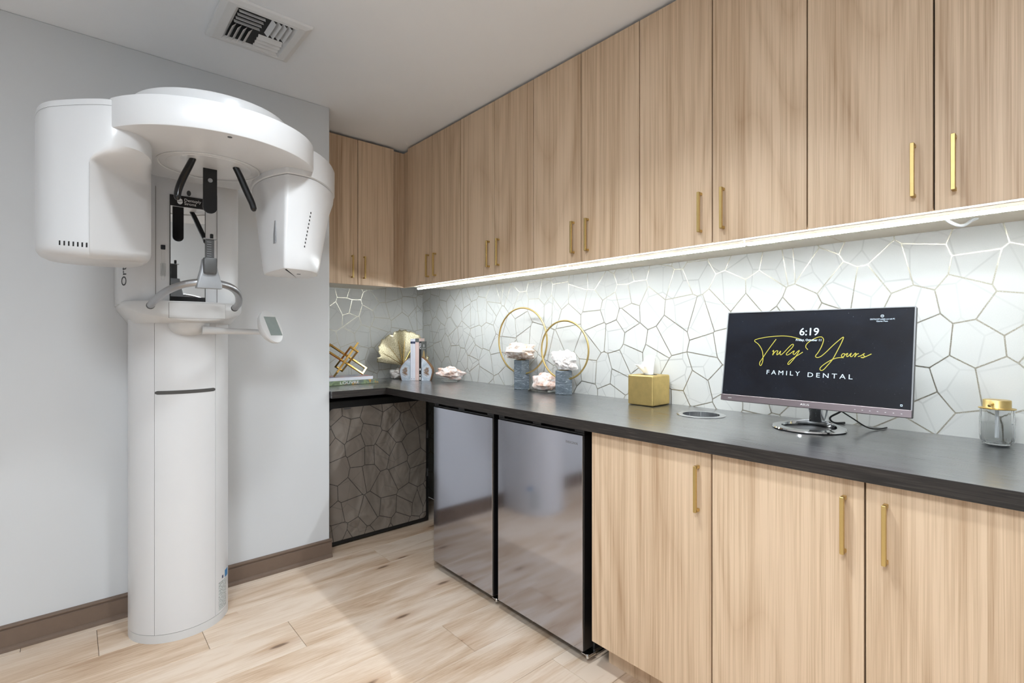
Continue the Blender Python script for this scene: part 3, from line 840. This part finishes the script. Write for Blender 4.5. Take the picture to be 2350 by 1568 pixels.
low = cutdown(ho, 1)
HC = Vector((.055, 2.10))
for dz, k_ in ((.026, 1.0), (.015, .985), (.006, .945), (0, .86)):
    rings.append([(HC.x + (p[0] - HC.x) * k_, HC.y + (p[1] - HC.y) * k_, HZ + dz + bz(p)) for p in low])
hd = MB().loft(rings[::-1]).build('sensor_head', M['white'], xr, ang=32)
# lid line near the top
MB().loft([lift(inset(ho, -.0004), 1.8735), lift(inset(ho, -.0004), 1.8742)], False, False).build('lid_seam', M['seam'], hd)
# vent slots low on the outside
for i in range(7):
    want = -.0115 + .0305 * i / 6
    for p, q in zip(low, low[1:] + low[:1]):
        r0, r1 = p[0] / p[1], q[0] / q[1]
        if max(p[1], q[1]) > 1.99 or (r0 - want) * (r1 - want) > 0 or r0 == r1: continue
        u = (want - r0) / (r1 - r0); c = Vector((p[0] + (q[0] - p[0]) * u, p[1] + (q[1] - p[1]) * u, 0))
        fd = Vector((q[0] - p[0], q[1] - p[1], 0)).normalized(); fn = Vector((fd.y, -fd.x, 0))
        m4 = basis(Vector((c.x, c.y, HZ + .033 + bz((c.x, c.y)))), fd, U_, fn)
        MB().box(-.0022, .0022, -.0065, .0065, -.004, .0006).frame(m4).build('vent_slot', M['blackm'], hd)
        break
# right head (tapering housing) with its end cap
tp = [(.572, 1.846), (.578, 1.842), (.655, 1.842), (.73, 1.905), (.79, 1.985), (.831, 2.07), (.838, 2.16), (.80, 2.25), (.70, 2.29), (.60, 2.28), (.540, 2.20), (.518, 2.08), (.526, 1.95), (.566, 1.852)]
bt = [(.558, 1.838), (.563, 1.834), (.64, 1.845), (.69, 1.89), (.722, 1.955), (.738, 2.02), (.737, 2.07), (.72, 2.11), (.68, 2.125), (.62, 2.125), (.565, 2.11), (.549, 2.05), (.551, 1.95), (.556, 1.843)]
tp, bt = chaikin(tp, 2), chaikin(bt, 2)
def lerp2(a, b, k): return [(p[0] + (q[0] - p[0]) * k, p[1] + (q[1] - p[1]) * k) for p, q in zip(a, b)]
cap_ = inset(tp, -.001)
# keep the cap clear of the arm's own front: it closes the arm's end
MB().loft([lift(inset(cap_, .004), 1.789), lift(cap_, 1.793), lift(cap_, 1.885), lift(inset(cap_, .004), 1.893), lift(inset(cap_, .012), 1.896)]).build('arm_end_cap', M['white'], xr, ang=30)
inn = [(.549 if p[0] < .56 else p[0], p[1]) for p in tp]
def mid(k): return lerp2(tp, bt, k)
th = MB().loft([lift(inset(bt, .012), 1.452), lift(inset(bt, .003), 1.455), lift(bt, 1.462), lift(mid(.80), 1.53), lift(mid(.56), 1.62), lift(mid(.36), 1.70), lift(mid(.22), 1.73), lift(mid(.08), 1.76), lift(inset(tp, .0025), 1.787)]).build('tube_head', M['white'], xr, ang=32)
def lrp(a, b, k): return Vector(a) + (Vector(b) - Vector(a)) * k
for i in range(10):     # row of cooling holes on the outer front
    k = i / 9
    z = 1.664 - .125 * k
    kk = max(0, min(1, (1.787 - z) / .325)); ring_ = lerp2(tp, bt, kk * .98)
    want = .3535 - .012 * k; best = None
    for p, q in zip(ring_, ring_[1:] + ring_[:1]):
        if p[1] > 2.03 or q[1] > 2.03: continue
        r0, r1 = p[0] / p[1], q[0] / q[1]
        if (r0 - want) * (r1 - want) <= 0 and r0 != r1:
            u = (want - r0) / (r1 - r0); best = (p[0] + (q[0] - p[0]) * u, p[1] + (q[1] - p[1]) * u)
    if best is None: continue
    c = Vector((best[0], best[1], z)); n_ = Vector((.55, -.83, 0)).normalized()
    MB().box(-.0016, .0016, -.0033, .0033, -.003, .0012).frame(basis(c, Vector((.83, .55, 0)).normalized(), U_, n_)).build('vent_slot', M['blackm'], th)
MB().box(.5475, .5500, 1.90, 1.925, 1.55, 1.63, .0005).build('beam_window', M['silverp'], th)
MB().box(.640, .652, 1.95, 1.962, 1.4508, 1.4522).build('bottom_grille', M['dgrey'], th)
# head supports hanging from the disc
def support(pts, name='temple_support'):
    P = spline(pts, 8)
    n = len(P)
    rad = [.0120 + .002 * math.sin(math.pi * i / (n - 1)) - (.0 if i < n - 4 else .0022 * (i - n + 4)) for i in range(n)]
    MB().tube(P, rad, 12, flat=(1.0, .8)).build(name, M['black'], xr)
support([(.309, 1.968, 1.812), (.298, 1.967, 1.785), (.279, 1.965, 1.738), (.266, 1.962, 1.695), (.263, 1.960, 1.664)])
support([(.436, 1.972, 1.812), (.450, 1.972, 1.785), (.470, 1.972, 1.738), (.489, 1.971, 1.695), (.497, 1.970, 1.666)])
fo = [(.3505, 1.812), (.3505, 1.672)] + [(.372 - .0215 * math.cos(math.radians(a)), 1.672 - .02 * math.sin(math.radians(a))) for a in range(15, 180, 15)] + [(.3935, 1.672), (.3935, 1.812)]
MB().prism(fo, 2.042, 2.050, 'y').build('forehead_support', M['black'], xr)
MB().lathe([(.006, 0), (.0075, .001), (.0075, .003)], (0, 0, 0), 14).frame(basis(Vector((.372, 2.0425, 1.768)), Vector((1, 0, 0)), U_, Vector((0, -1, 0)))).build('knob', M['silverp'], xr)

# ================================================================== monitor
md = Vector((.174, 0, .985)).normalized(); mr = Vector((0, -1, 0)); mn = mr.cross(md)
mc = Vector((1.7405, .591, .993)); mm = basis(mc, mr, md, mn)
mo = thing('computer_monitor', 'wide black-screened monitor on a chrome ring stand', 'monitor', (1.84, .60, ZT))
MB().box(-.2705, .2705, .0, .3155, -.020, -.0012, .002).frame(mm).build('housing', M['fblack'], mo)
sc_ = MB().box(-.2660, .2660, .0225, .3115, -.0012, .0000).frame(mm).build('screen', M['screen'], mo)
MB().box(-.2705, .2705, 0, .0215, -.0012, .0035, .001).frame(mm).build('lower_bezel', M['bezel'], mo)
fr = MB().box(-.2705, -.2675, .0215, .3155, -.0012, .0012).box(.2675, .2705, .0215, .3155, -.0012, .0012).box(-.2675, .2675, .3130, .3155, -.0012, .0012).frame(mm)
fr.build('thin_frame', M['silverp'], mo)
def mtext(name, body, u, v, size, mat, **kw):
    return text(name, body, size, mm @ Matrix.Translation((u, v, .0004)), mat, sc_, **kw)
mtext('clock_digits', '6:19', 0.0, .2425, .034, M['glow_w'], bold=.0004)
mtext('date_line', 'Friday, October 11', .0, .2165, .0098, M['glow_w'], bold=.0002)
STROKES = [[(-.0259,.22),(-.055,.2279),(-.088,.2297),(-.1352,.2249),(-.169,.2149),(-.1544,.2003),(-.1426,.1822),(-.1378,.1642),(-.1365,.1461),(-.1405,.1297),(-.1454,.1295),(-.1461,.1393),(-.1402,.1496),(-.128,.1717),(-.1127,.1972),(-.0989,.2189)],[(-.1079,.1769),(-.1041,.1809),(-.1043,.1741),(-.1064,.1651),(-.1009,.1742),(-.0953,.1797),(-.0906,.1791),(-.093,.1708),(-.0924,.1662),(-.0873,.1703),(-.082,.1793),(-.0833,.1693),(-.0798,.1669),(-.0712,.1749),(-.0591,.1903),(-.0486,.2017),(-.044,.201),(-.0464,.193),(-.0568,.1798),(-.0637,.1705),(-.0615,.1664),(-.0546,.1694),(-.0454,.1773),(-.0399,.1809),(-.0432,.1721),(-.0392,.1688),(-.0321,.1769),(-.0252,.1826),(-.0293,.1725),(-.0378,.1574),(-.0495,.1407),(-.055,.1352),(-.0568,.1393),(-.0501,.1493),(-.0349,.162),(-.0229,.171),(-.0146,.1774)],[(-.0002,.1852),(-.0072,.1947),(-.0032,.2057),(.0084,.2161),(.0231,.2246),(.0355,.227),(.0421,.2203),(.0417,.2096),(.0367,.1927),(.0288,.1757),(.0232,.1672),(.0254,.1615),(.0354,.1632),(.0494,.1763),(.0685,.1992),(.0847,.2166),(.0961,.2265),(.0934,.2134),(.0834,.187),(.0707,.1571),(.0573,.1368),(.047,.1231),(.0398,.1211),(.0376,.1273),(.0456,.1379),(.0595,.1494),(.0735,.1582),(.0874,.1626),(.1,.163)],[(.0988,.1763),(.0943,.1716),(.0943,.166),(.0985,.1658),(.1027,.1712),(.1002,.176),(.1042,.1732),(.1099,.1765),(.1074,.1697),(.1095,.1662),(.1148,.1715),(.1192,.1774),(.1171,.169),(.12,.1665),(.1257,.1725),(.1295,.1777),(.1312,.1752),(.1282,.1655),(.1327,.1733),(.1384,.177)],[(.1367,.1674),(.1446,.1708),(.153,.1777),(.1498,.1732),(.1532,.1682),(.1502,.1643),(.1443,.1654),(.1527,.1663),(.1617,.1713),(.1701,.1763)]]
b = MB()
for s_ in STROKES:
    P = spline([(*p, 0) for p in s_], 5)
    rg = []
    for i, p in enumerate(P):
        d = (P[min(i + 1, len(P) - 1)] - P[max(i - 1, 0)]).normalized(); n_ = Vector((-d.y, d.x, 0)) * .00115
        rg.append([p + n_ + Vector((0, 0, .0005)), p - n_ + Vector((0, 0, .0005)), p - n_ + Vector((0, 0, .0001)), p + n_ + Vector((0, 0, .0001))])
    b.loft(rg)
b.frame(mm).build('script_lettering', M['glow_y'], sc_)
mtext('capital_lettering', 'FAMILY', -.0711, .1062, .0208, M['glow_w'], space=1.5, width=.1023)
mtext('capital_lettering', 'DENTAL', .0641, .1046, .0208, M['glow_w'], space=1.5, width=.1222)
mtext('notice_lettering', 'DEATHLOOP available now with PC', .1925, .2800, .0064, M['glow_w'], width=.060)
mtext('notice_lettering', 'Game Pass', .1922, .2738, .0064, M['glow_w'])
b = MB()
for i in range(20):
    a0, a1 = 2 * math.pi * i / 20, 2 * math.pi * (i + 1) / 20
    b.loft([[(.1922 + r * math.cos(a), .2895 + r * math.sin(a), z) for r, z in ((.0030, .0003), (.0042, .0003), (.0042, .0006), (.0030, .0006))] for a in (a0, a1)])
b.box(.1905, .1939, .2888, .2903, .0003, .0006)
b.frame(mm).build('notice_icon', M['glow_w'], sc_)
MB().box(.2435, .2485, .0300, .0312, .0003, .0006).box(.2435, .2485, .0345, .0357, .0003, .0006).box(.2435, .2447, .0300, .0357, .0003, .0006).box(.2473, .2485, .0300, .0357, .0003, .0006).frame(mm).build('network_icon', M['glow_w'], sc_)
def btext(body, u, size, **kw): return text('bezel_print', body, size, mm @ Matrix.Translation((u, .0095, .0037)), M['ink_w'], mo, **kw)
btext('ASUS', .0015, .0085, width=.026)
btext('HDMI', -.238, .0048)
for i in range(7):
    MB().box(.135 + i * .0185, .1385 + i * .0185, .0088, .0100, .0034, .0038).frame(mm).build('button_mark', M['ink_w'], mo)
# ring stand
SX, SY, SR = 1.835, .610, .108
rg = []
for i in range(64):
    a = 2 * math.pi * i / 64
    back = max(0, math.cos(a)) ** 2
    ro_, ri_ = SR, SR * .735
    h0 = .010 + .012 * back
    rg.append([(SX + r * math.cos(a), SY + r * math.sin(a), ZT + z) for r, z in ((ro_ - .004, .0005), (ro_, .003), (ro_ - .002, .0075), (ri_ + .006, h0), (ri_, h0 - .001), (ri_ - .002, .004), (ri_, .0005))])
rg.append(rg[0])
MB().loft(rg, False, False).build('ring_base', M['chrome'], mo, ang=40)
MB().loft([rr2(1.918, .612, .016, .020, ZT + .014, .004), rr2(1.905, .610, .013, .018, ZT + .045, .004), rr2(1.865, .604, .012, .024, ZT + .10, .004), rr2(1.835, .60, .016, .035, ZT + .17, .004)]).build('neck', M['brushed'], mo)
MB().box(-.06, .06, .10, .20, -.062, -.019, .006).frame(mm).build('hinge_housing', M['fblack'], mo)
# cables behind the stand
for nm, pts, r, mt, lab in (('power_cable', [(1.80, .53, 1.03), (1.86, .52, .985), (1.93, .575, .945), (2.0, .585, .918), (2.03, .56, .917)], .0032, 'blackm', 'thick black cable dropping behind the monitor stand'),
                        ('display_cable', [(1.80, .56, 1.03), (1.85, .535, .99), (1.90, .50, .952), (1.94, .475, .925), (1.975, .455, .9165), (2.03, .44, .9165)], .0022, 'blackm', 'thin black cable curving down to the right of the stand'),
                        ('grey_cable', [(1.81, .60, 1.04), (1.88, .572, .985), (1.95, .60, .93), (2.0, .615, .9165), (2.03, .62, .9165)], .0030, 'cable_w', 'pale grey cable beside the monitor neck')):
    o = MB().tube(spline(pts, 6), r, 8).build(nm, M[mt], None, pts[-2])
    tag(o, lab, 'cable')

# ================================================================== soap dispenser
DX, DY = 1.966, .171
t = thing('soap_dispenser', 'ribbed clear glass jar with a brass pump lid', 'dispenser', (DX, DY, ZT))
MB().lathe([(.002, .0006), (.024, .0006), (.031, .004), (.0355, .013), (.0375, .026), (.0375, .075), (.0365, .084), (.0360, .100), (.0335, .1005), (.0340, .083), (.0345, .074), (.0345, .028), (.0325, .016), (.027, .008), (.002, .006)], (DX, DY, ZT), 96, rib=24, ribamp=.007).build('glass_jar', M['glass'], t, ang=50)
MB().lathe([(.002, .0065), (.0265, .0085), (.032, .0165), (.0338, .029), (.0338, .0615), (.002, .0615)], (DX, DY, ZT), 48).build('liquid', M['water'], t)
lid = MB().lathe([(.036, .1010), (.0395, .1015), (.0400, .1035), (.031, .1050), (.0300, .1065), (.0300, .1250), (.0290, .1265), (.004, .1268)], (DX, DY, ZT), 48).build('lid', M['brass'], t)
MB().tube([(DX - .028, DY + .006, ZT + .1165), (DX - .040, DY + .010, ZT + .1155), (DX - .046, DY + .012, ZT + .112)], .0036, 10).build('spout', M['brass'], lid)
MB().lathe([(.0045, .020), (.0045, .098)], (DX, DY, ZT), 12).build('dip_tube', M['cable_w'], t)

# ================================================================== tissue box
t = thing('tissue_box', 'square gold tissue box cover with a white tissue pulled up', 'tissue box', (1.953, 1.300, ZT))
MB().box(1.886, 2.020, 1.235, 1.366, ZT + .001, 1.0465, .007, 3).build('box_cover', M['goldbox'], t).modifiers.new('even_shading', 'WEIGHTED_NORMAL')
MB().lathe([(.030, 0), (.030, .0006)], (1.953, 1.30, 1.0465), 24, 1, 1.3).build('opening', M['blackm'], t)
b = bmesh.new(); n_, h_ = 26, 12
V = []
for j in range(h_ + 1):
    v = j / h_; row = []
    for i in range(n_ + 1):
        a = 2 * math.pi * i / n_
        r = .016 + .034 * v ** 1.2 * (.55 + .45 * math.cos(a * 2 + .6)) * (1 - .25 * v)
        r *= 1 + .35 * math.sin(a * 5 + 1.3) * v
        z = 1.044 + .088 * v * (.72 + .28 * math.sin(a + 2.2)) + .010 * v * math.sin(3 * a)
        row.append(b.verts.new((1.953 + r * math.cos(a) - .004 * v, 1.298 + 1.15 * r * math.sin(a) + .014 * v, z)))
    V.append(row)
for j in range(h_):
    for i in range(n_): b.faces.new((V[j][i], V[j][i + 1], V[j + 1][i + 1], V[j + 1][i]))
tb = MB(); tb._join(b); ts_ = tb.build('tissue', M['tissue'], t, ang=70)
so_ = ts_.modifiers.new('thickness', 'SOLIDIFY'); so_.thickness = .0006

# ================================================================== quartz and ring ornaments
def rock(name, mat, c, dims, seed, label, group=None, sub=4, rough=.28, tilt=(0, 0, 0)):
    b = bmesh.new(); bmesh.ops.create_icosphere(b, subdivisions=sub, radius=1.0)
    s = Vector((seed * 3.7, seed * 1.3, seed * 2.1))
    for v in b.verts:
        p = v.co.copy()
        d = noise.noise(p * 1.3 + s) * rough * 1.2 + noise.noise(p * 3.1 + s) * rough * .55 + noise.noise(p * 7 + s) * rough * .22
        cell = noise.cell(p * 2.2 + s) * rough * .15
        v.co = p * (1 + d + cell)
    m = Matrix.Rotation(tilt[2], 4, 'Z') @ Matrix.Rotation(tilt[1], 4, 'Y') @ Matrix.Rotation(tilt[0], 4, 'X') @ Matrix.Diagonal((dims[0] / 2, dims[1] / 2, dims[2] / 2, 1))
    bmesh.ops.transform(b, matrix=m, verts=b.verts[:])
    zmin = min(v.co.z for v in b.verts)
    cut = zmin + .12 * dims[2]
    for v in b.verts: v.co.z = max(v.co.z, cut)
    bmesh.ops.translate(b, vec=Vector((c[0], c[1], c[2] - cut)), verts=b.verts[:])
    mb = MB(); mb._join(b); o = mb.build(name, mat, None, c, ang=28)
    return tag(o, label, 'rock', group)

def hexbase(cx_, cy_, zt, rc, rr, rotz, label, gx):
    t = thing('ring_ornament', label, 'ornament', (cx_, cy_, ZT), 'ring ornaments on marble blocks')
    view = math.atan2(-cy_, -cx_)
    pts = [(cx_ + .0495 * math.cos(view + math.pi / 3 * k), cy_ + .0495 * math.sin(view + math.pi / 3 * k)) for k in range(6)]
    MB().loft([lift(inset(pts, .002), ZT + .0005), lift(pts, ZT + .0025), lift(pts, zt - .002), lift(inset(pts, .002), zt)]).build('marble_block', M['marble'], t, ang=20)
    dy = Vector((math.sin(rotz), math.cos(rotz), 0))
    ring_ = [Vector((cx_ - .005, cy_ - .008, rc)) + dy * (rr * math.cos(2 * math.pi * i / 72)) + U_ * (rr * math.sin(2 * math.pi * i / 72)) for i in range(72)]
    MB().tube(ring_, .0048, 10, closed=True).build('metal_ring', M['brass'], t)
    MB().lathe([(.026, 0), (.028, .0015), (.020, .004), (.012, .0055)], (cx_, cy_, zt), 20).build('stone_seat', M['brass'], t)
    return t
hexbase(1.962, 2.158, 1.080, 1.1915, .189, -.08, 'taller gold ring ornament on a grey marble block', 0)
hexbase(1.956, 1.822, 1.0375, 1.1455, .1535, -.10, 'shorter gold ring ornament on a grey marble block', 0)
rock('quartz_rock', M['rock_b'], (1.960, 2.178, 1.0855), (.11, .245, .105), 5, 'wide brown and white quartz rock on the taller marble block', 'quartz rocks on the worktop', 4, .42)
rock('quartz_rock', M['rock_w'], (1.955, 1.818, 1.0430), (.085, .145, .098), 12, 'white quartz rock on the shorter marble block', 'quartz rocks on the worktop', 4, .40, (.25, .1, 0))
def acrylic(cx_, cy_, hx, hy, rot, h, label):
    m = Matrix.Translation((cx_, cy_, ZT)) @ Matrix.Rotation(rot, 4, 'Z')
    o = MB().box(-hx, hx, -hy, hy, .0006, h, .0012).frame(m).build('acrylic_stand', M['acryl'], None, (cx_, cy_, ZT))
    return tag(o, label, 'stand', 'clear acrylic stands')
acrylic(1.965, 1.985, .048, .070, .12, .013, 'clear acrylic slab between the two ring ornaments')
rock('quartz_rock', M['rock_p'], (1.968, 1.975, ZT + .0132), (.085, .185, .100), 21, 'pale pink quartz rock on a clear slab between the ring ornaments', 'quartz rocks on the worktop', 4, .26)
acrylic(1.925, 2.822, .030, .055, .6, .012, 'clear acrylic slab by the corner books')
rock('quartz_rock', M['rock_p'], (1.925, 2.820, ZT + .0122), (.085, .165, .082), 33, 'pink and white quartz rock standing right of the upright books', 'quartz rocks on the worktop', 4, .42, (.12, 0, .75))
rock('quartz_rock', M['rock_w'], (1.765, 3.275, ZT), (.09, .10, .075), 41, 'small white quartz rock left of the agate bookends', 'quartz rocks on the worktop', 3, .3, (0, 0, .7))

# ================================================================== upright books, bookends, gold leaf
BO = Vector((1.782, 3.037, 0)); bu = Vector((.7071, -.7071, 0)); bv = Vector((.7071, .7071, 0))
bm4 = basis(BO, bu, bv, U_)
def book(u0, u1, z1, depth, mat, label, spine=None):
    t = thing('book', label, 'book', BO + bu * ((u0 + u1) / 2) + bv * .08 + U_ * ZT, 'upright books between the bookends')
    w = .0018
    MB().box(u0 + .0003, u0 + w, .002, depth, ZT + .0006, z1, .0003).box(u1 - w, u1 - .0003, .002, depth, ZT + .0006, z1, .0003).box(u0 + .0003, u1 - .0003, 0, w + .001, ZT + .0006, z1, .0006).frame(bm4).build('cover', mat, t)
    MB().box(u0 + w, u1 - w, .003, depth - .004, ZT + .003, z1 - .003).frame(bm4).build('pages', M['pagew'], t)
    return t
w1 = book(-.0376, -.0207, 1.199, .155, M['b_white'], 'white book at the left end of the upright row')
w2 = book(-.0207, -.0038, 1.200, .155, M['b_white'], 'white book second from the left in the upright row')
for w_, ua in ((w1, -.0292), (w2, -.01225)):
    MB().box(ua - .0080, ua + .0080, -.0004, .0004, 1.166, 1.181).frame(bm4).build('spine_band', M['navy'], w_)
    MB().box(ua - .0022, ua + .0022, -.0004, .0004, .9235, .9275).frame(bm4).build('spine_mark', M['navy'], w_)
pk = book(-.0038, .0222, 1.202, .160, M['b_pink'], 'pale pink book in the middle of the upright row')
MB().box(-.0036, .0220, -.0004, .0004, 1.176, 1.2015).frame(bm4).build('spine_band', M['b_grey'], pk)
bk = book(.0222, .0376, 1.181, .150, M['b_black'], 'black travel guide at the right end of the upright row')
MB().box(.0374, .0381, .003, .149, ZT + .001, 1.1805).frame(bm4).build('front_cover', M['b_grey'], bk)
text('spine_lettering', 'ITALY', .0165, basis(BO + bu * .0299 - bv * .0004 + U_ * 1.149, -U_, bu, -bv), M['ink_w'], bk, space=1.0, bold=.0003)
for zz, hh in ((.9285, .010), (.952, .005), (.990, .007)): MB().box(.0265, .0333, -.0004, .0004, zz - hh, zz + hh).frame(bm4).build('spine_mark', M['ink_w'], bk)
text('cover_lettering', 'DK', .026, basis(BO + bu * .0384 + bv * .072 + U_ * 1.149, bv, U_, bu), M['ink_w'], bk)
MB().box(.0380, .0384, .015, .128, 1.1305, 1.1325).frame(bm4).build('cover_rule', M['ink_w'], bk)
MB().prism([(.030, 1.02), (.115, 1.02), (.113, 1.07), (.100, 1.10), (.080, 1.118), (.062, 1.118), (.045, 1.10), (.033, 1.07)], .0380, .0384, 'x').frame(bm4).build('cover_picture', M['tanarch'], bk)
def bookend(side, label):
    t = thing('agate_bookend', label, 'bookend', BO + bu * (.075 * side) + bv * .02 + U_ * ZT, 'agate bookends')
    e = .0380 if side > 0 else .0380
    prof = [(0, 0), (.062, 0), (.071, .030), (.079, .058), (.0775, .078), (.062, .105), (.036, .136), (.016, .153), (0, .163)]
    P = [(side * (e + .0008 + p[0]), ZT + .0006 + p[1]) for p in prof]
    I = [(side * (e + .0008 + p[0] * .93), ZT + .0006 + p[1] * .965) for p in prof]
    if side > 0: pass
    MB().prism(P, .004, .050, 'y').frame(bm4).build('rind', M['agrim'], t)
    MB().prism(I, .0005, .012, 'y').frame(bm4).build('polished_face', M['agate'], t)
bookend(-1, 'blue-grey agate bookend left of the upright books')
bookend(1, 'blue-grey agate bookend right of the upright books')
# gold ginkgo leaf
t = thing('gold_leaf_ornament', 'hammered gold ginkgo leaf ornament behind the upright books', 'ornament', (1.786, 3.222, ZT))
b = bmesh.new(); na, nr = 88, 14; V = []
for i in range(na + 1):
    a = math.radians(8 + 164 * i / na); row = []
    R0 = .200 + .052 * math.sin(a) ** 1.5 - .020 * math.exp(-((math.degrees(a) - 158) / 4) ** 2) - .010 * math.exp(-((math.degrees(a) - 112) / 3) ** 2)
    R0 += .0035 * math.sin(a * 31) + .002 * math.sin(a * 53 + 1)
    for j in range(nr + 1):
        r = .004 + (R0 - .004) * j / nr
        y = 3.222 - .020 * (r / .25) ** 1.3 * math.sin(a * 7.0 + .8) - .03 * (r / .25) ** 2 * math.cos(a)
        row.append(b.verts.new((1.786 - r * math.cos(math.pi - a) * .97, y, 1.010 + r * math.sin(a))))
    V.append(row)
for i in range(na):
    for j in range(nr): b.faces.new((V[i][j], V[i][j + 1], V[i + 1][j + 1], V[i + 1][j]))
tb = MB(); tb._join(b); lf = tb.build('leaf_blade', M['goldleaf'], t, ang=60)
so_ = lf.modifiers.new('thickness', 'SOLIDIFY'); so_.thickness = .0016
for da in (40, 62, 84, 104, 128, 150):
    a = math.radians(da); P = []
    for k in range(9):
        r = .008 + .17 * k / 8
        y = 3.220 - .020 * (r / .25) ** 1.3 * math.sin(a * 7.0 + .8) - .03 * (r / .25) ** 2 * math.cos(a)
        P.append((1.786 + r * math.cos(a) * .97, y - .0015, 1.010 + r * math.sin(a)))
    MB().tube(P, [.0022 * (1 - .07 * k) for k in range(9)], 6).build('vein', M['gold'], t)
MB().tube(spline([(1.786, 3.222, 1.014), (1.790, 3.221, .98), (1.797, 3.220, .945), (1.80, 3.220, .917)], 5), .0038, 8).build('stem', M['gold'], t)
MB().box(1.772, 1.830, 3.198, 3.242, ZT + .0005, ZT + .006, .001).build('foot_plate', M['gold'], t)

# ================================================================== lying books and the gold frame sculpture
t = thing('book', 'thick green-spined museum book lying flat at the bottom of the pair', 'book', (1.34, 3.16, ZT), 'books lying flat')
MB().box(1.150, 1.512, 3.0485, 3.270, ZT + .0006, ZT + .003, .0003).box(1.150, 1.512, 3.0485, 3.270, ZT + .0245, ZT + .027, .0003).box(1.150, 1.512, 3.0475, 3.0500, ZT + .0006, ZT + .027, .0008).build('cover', M['b_louvre'], t)
MB().box(1.153, 1.508, 3.0505, 3.266, ZT + .0032, ZT + .0243).build('pages', M['pagew'], t)
text('spine_lettering', 'LOUVRE', .0245, basis(Vector((1.316, 3.0471, ZT + .0140)), Vector((1, 0, 0)), U_, Vector((0, -1, 0))), M['ink_w'], t, width=.122)
t = thing('book', 'white art book lying flat on the museum book', 'book', (1.32, 3.17, ZT + .027), 'books lying flat')
MB().box(1.150, 1.478, 3.060, 3.250, ZT + .0272, ZT + .0288, .0003).box(1.150, 1.478, 3.060, 3.250, ZT + .0452, ZT + .0468, .0003).box(1.150, 1.478, 3.0590, 3.0612, ZT + .0272, ZT + .0468, .0006).build('cover', M['b_white'], t)
MB().box(1.151, 1.4775, 3.0605, 3.2495, ZT + .0468, ZT + .0471).build('cover_print', M['b_top'], t)
MB().box(1.153, 1.475, 3.062, 3.247, ZT + .029, ZT + .045).build('pages', M['pagew'], t)

c35, s35 = math.cos(math.radians(35)), math.sin(math.radians(35))
sf_ = Vector((.3927, .9197, 0)); sr_ = Vector((.9197, -.3927, 0))
av = (sr_ * c35 - U_ * s35).normalized(); qv = (sr_ * s35 + U_ * c35).normalized(); nv = -sf_
bvv = (qv * .6 + nv * .8).normalized(); cvv = (qv * .8 - nv * .6).normalized()
XCN = Vector((1.332, 3.135, 1.068))
t = thing('frame_sculpture', 'gold sculpture of three crossed open frames standing on the flat books', 'sculpture', (1.332, 3.135, .961))
def openframe(l, w, hl, hw, k=.0058):
    b = MB(); n_ = l.cross(w).normalized(); m = basis(XCN, l, w, n_)
    b.box(-hl, hl, hw - 2 * k, hw, -k, k, .001).box(-hl, hl, -hw, -hw + 2 * k, -k, k, .001)
    b.box(-hl, -hl + 2 * k, -hw + 2 * k, hw - 2 * k, -k, k, .001).box(hl - 2 * k, hl, -hw + 2 * k, hw - 2 * k, -k, k, .001)
    return b.frame(m)
FR = [openframe(av, cvv, .140, .031), openframe(bvv, av, .140, .031), openframe(cvv, bvv, .140, .031)]
zmin = min(v.co.z for f in FR for v in f.bm.verts)
for f in FR:
    bmesh.ops.translate(f.bm, verts=f.bm.verts[:], vec=Vector((0, 0, ZT + .0474 - zmin)))
    f.build('open_frame', M['gold'], t)
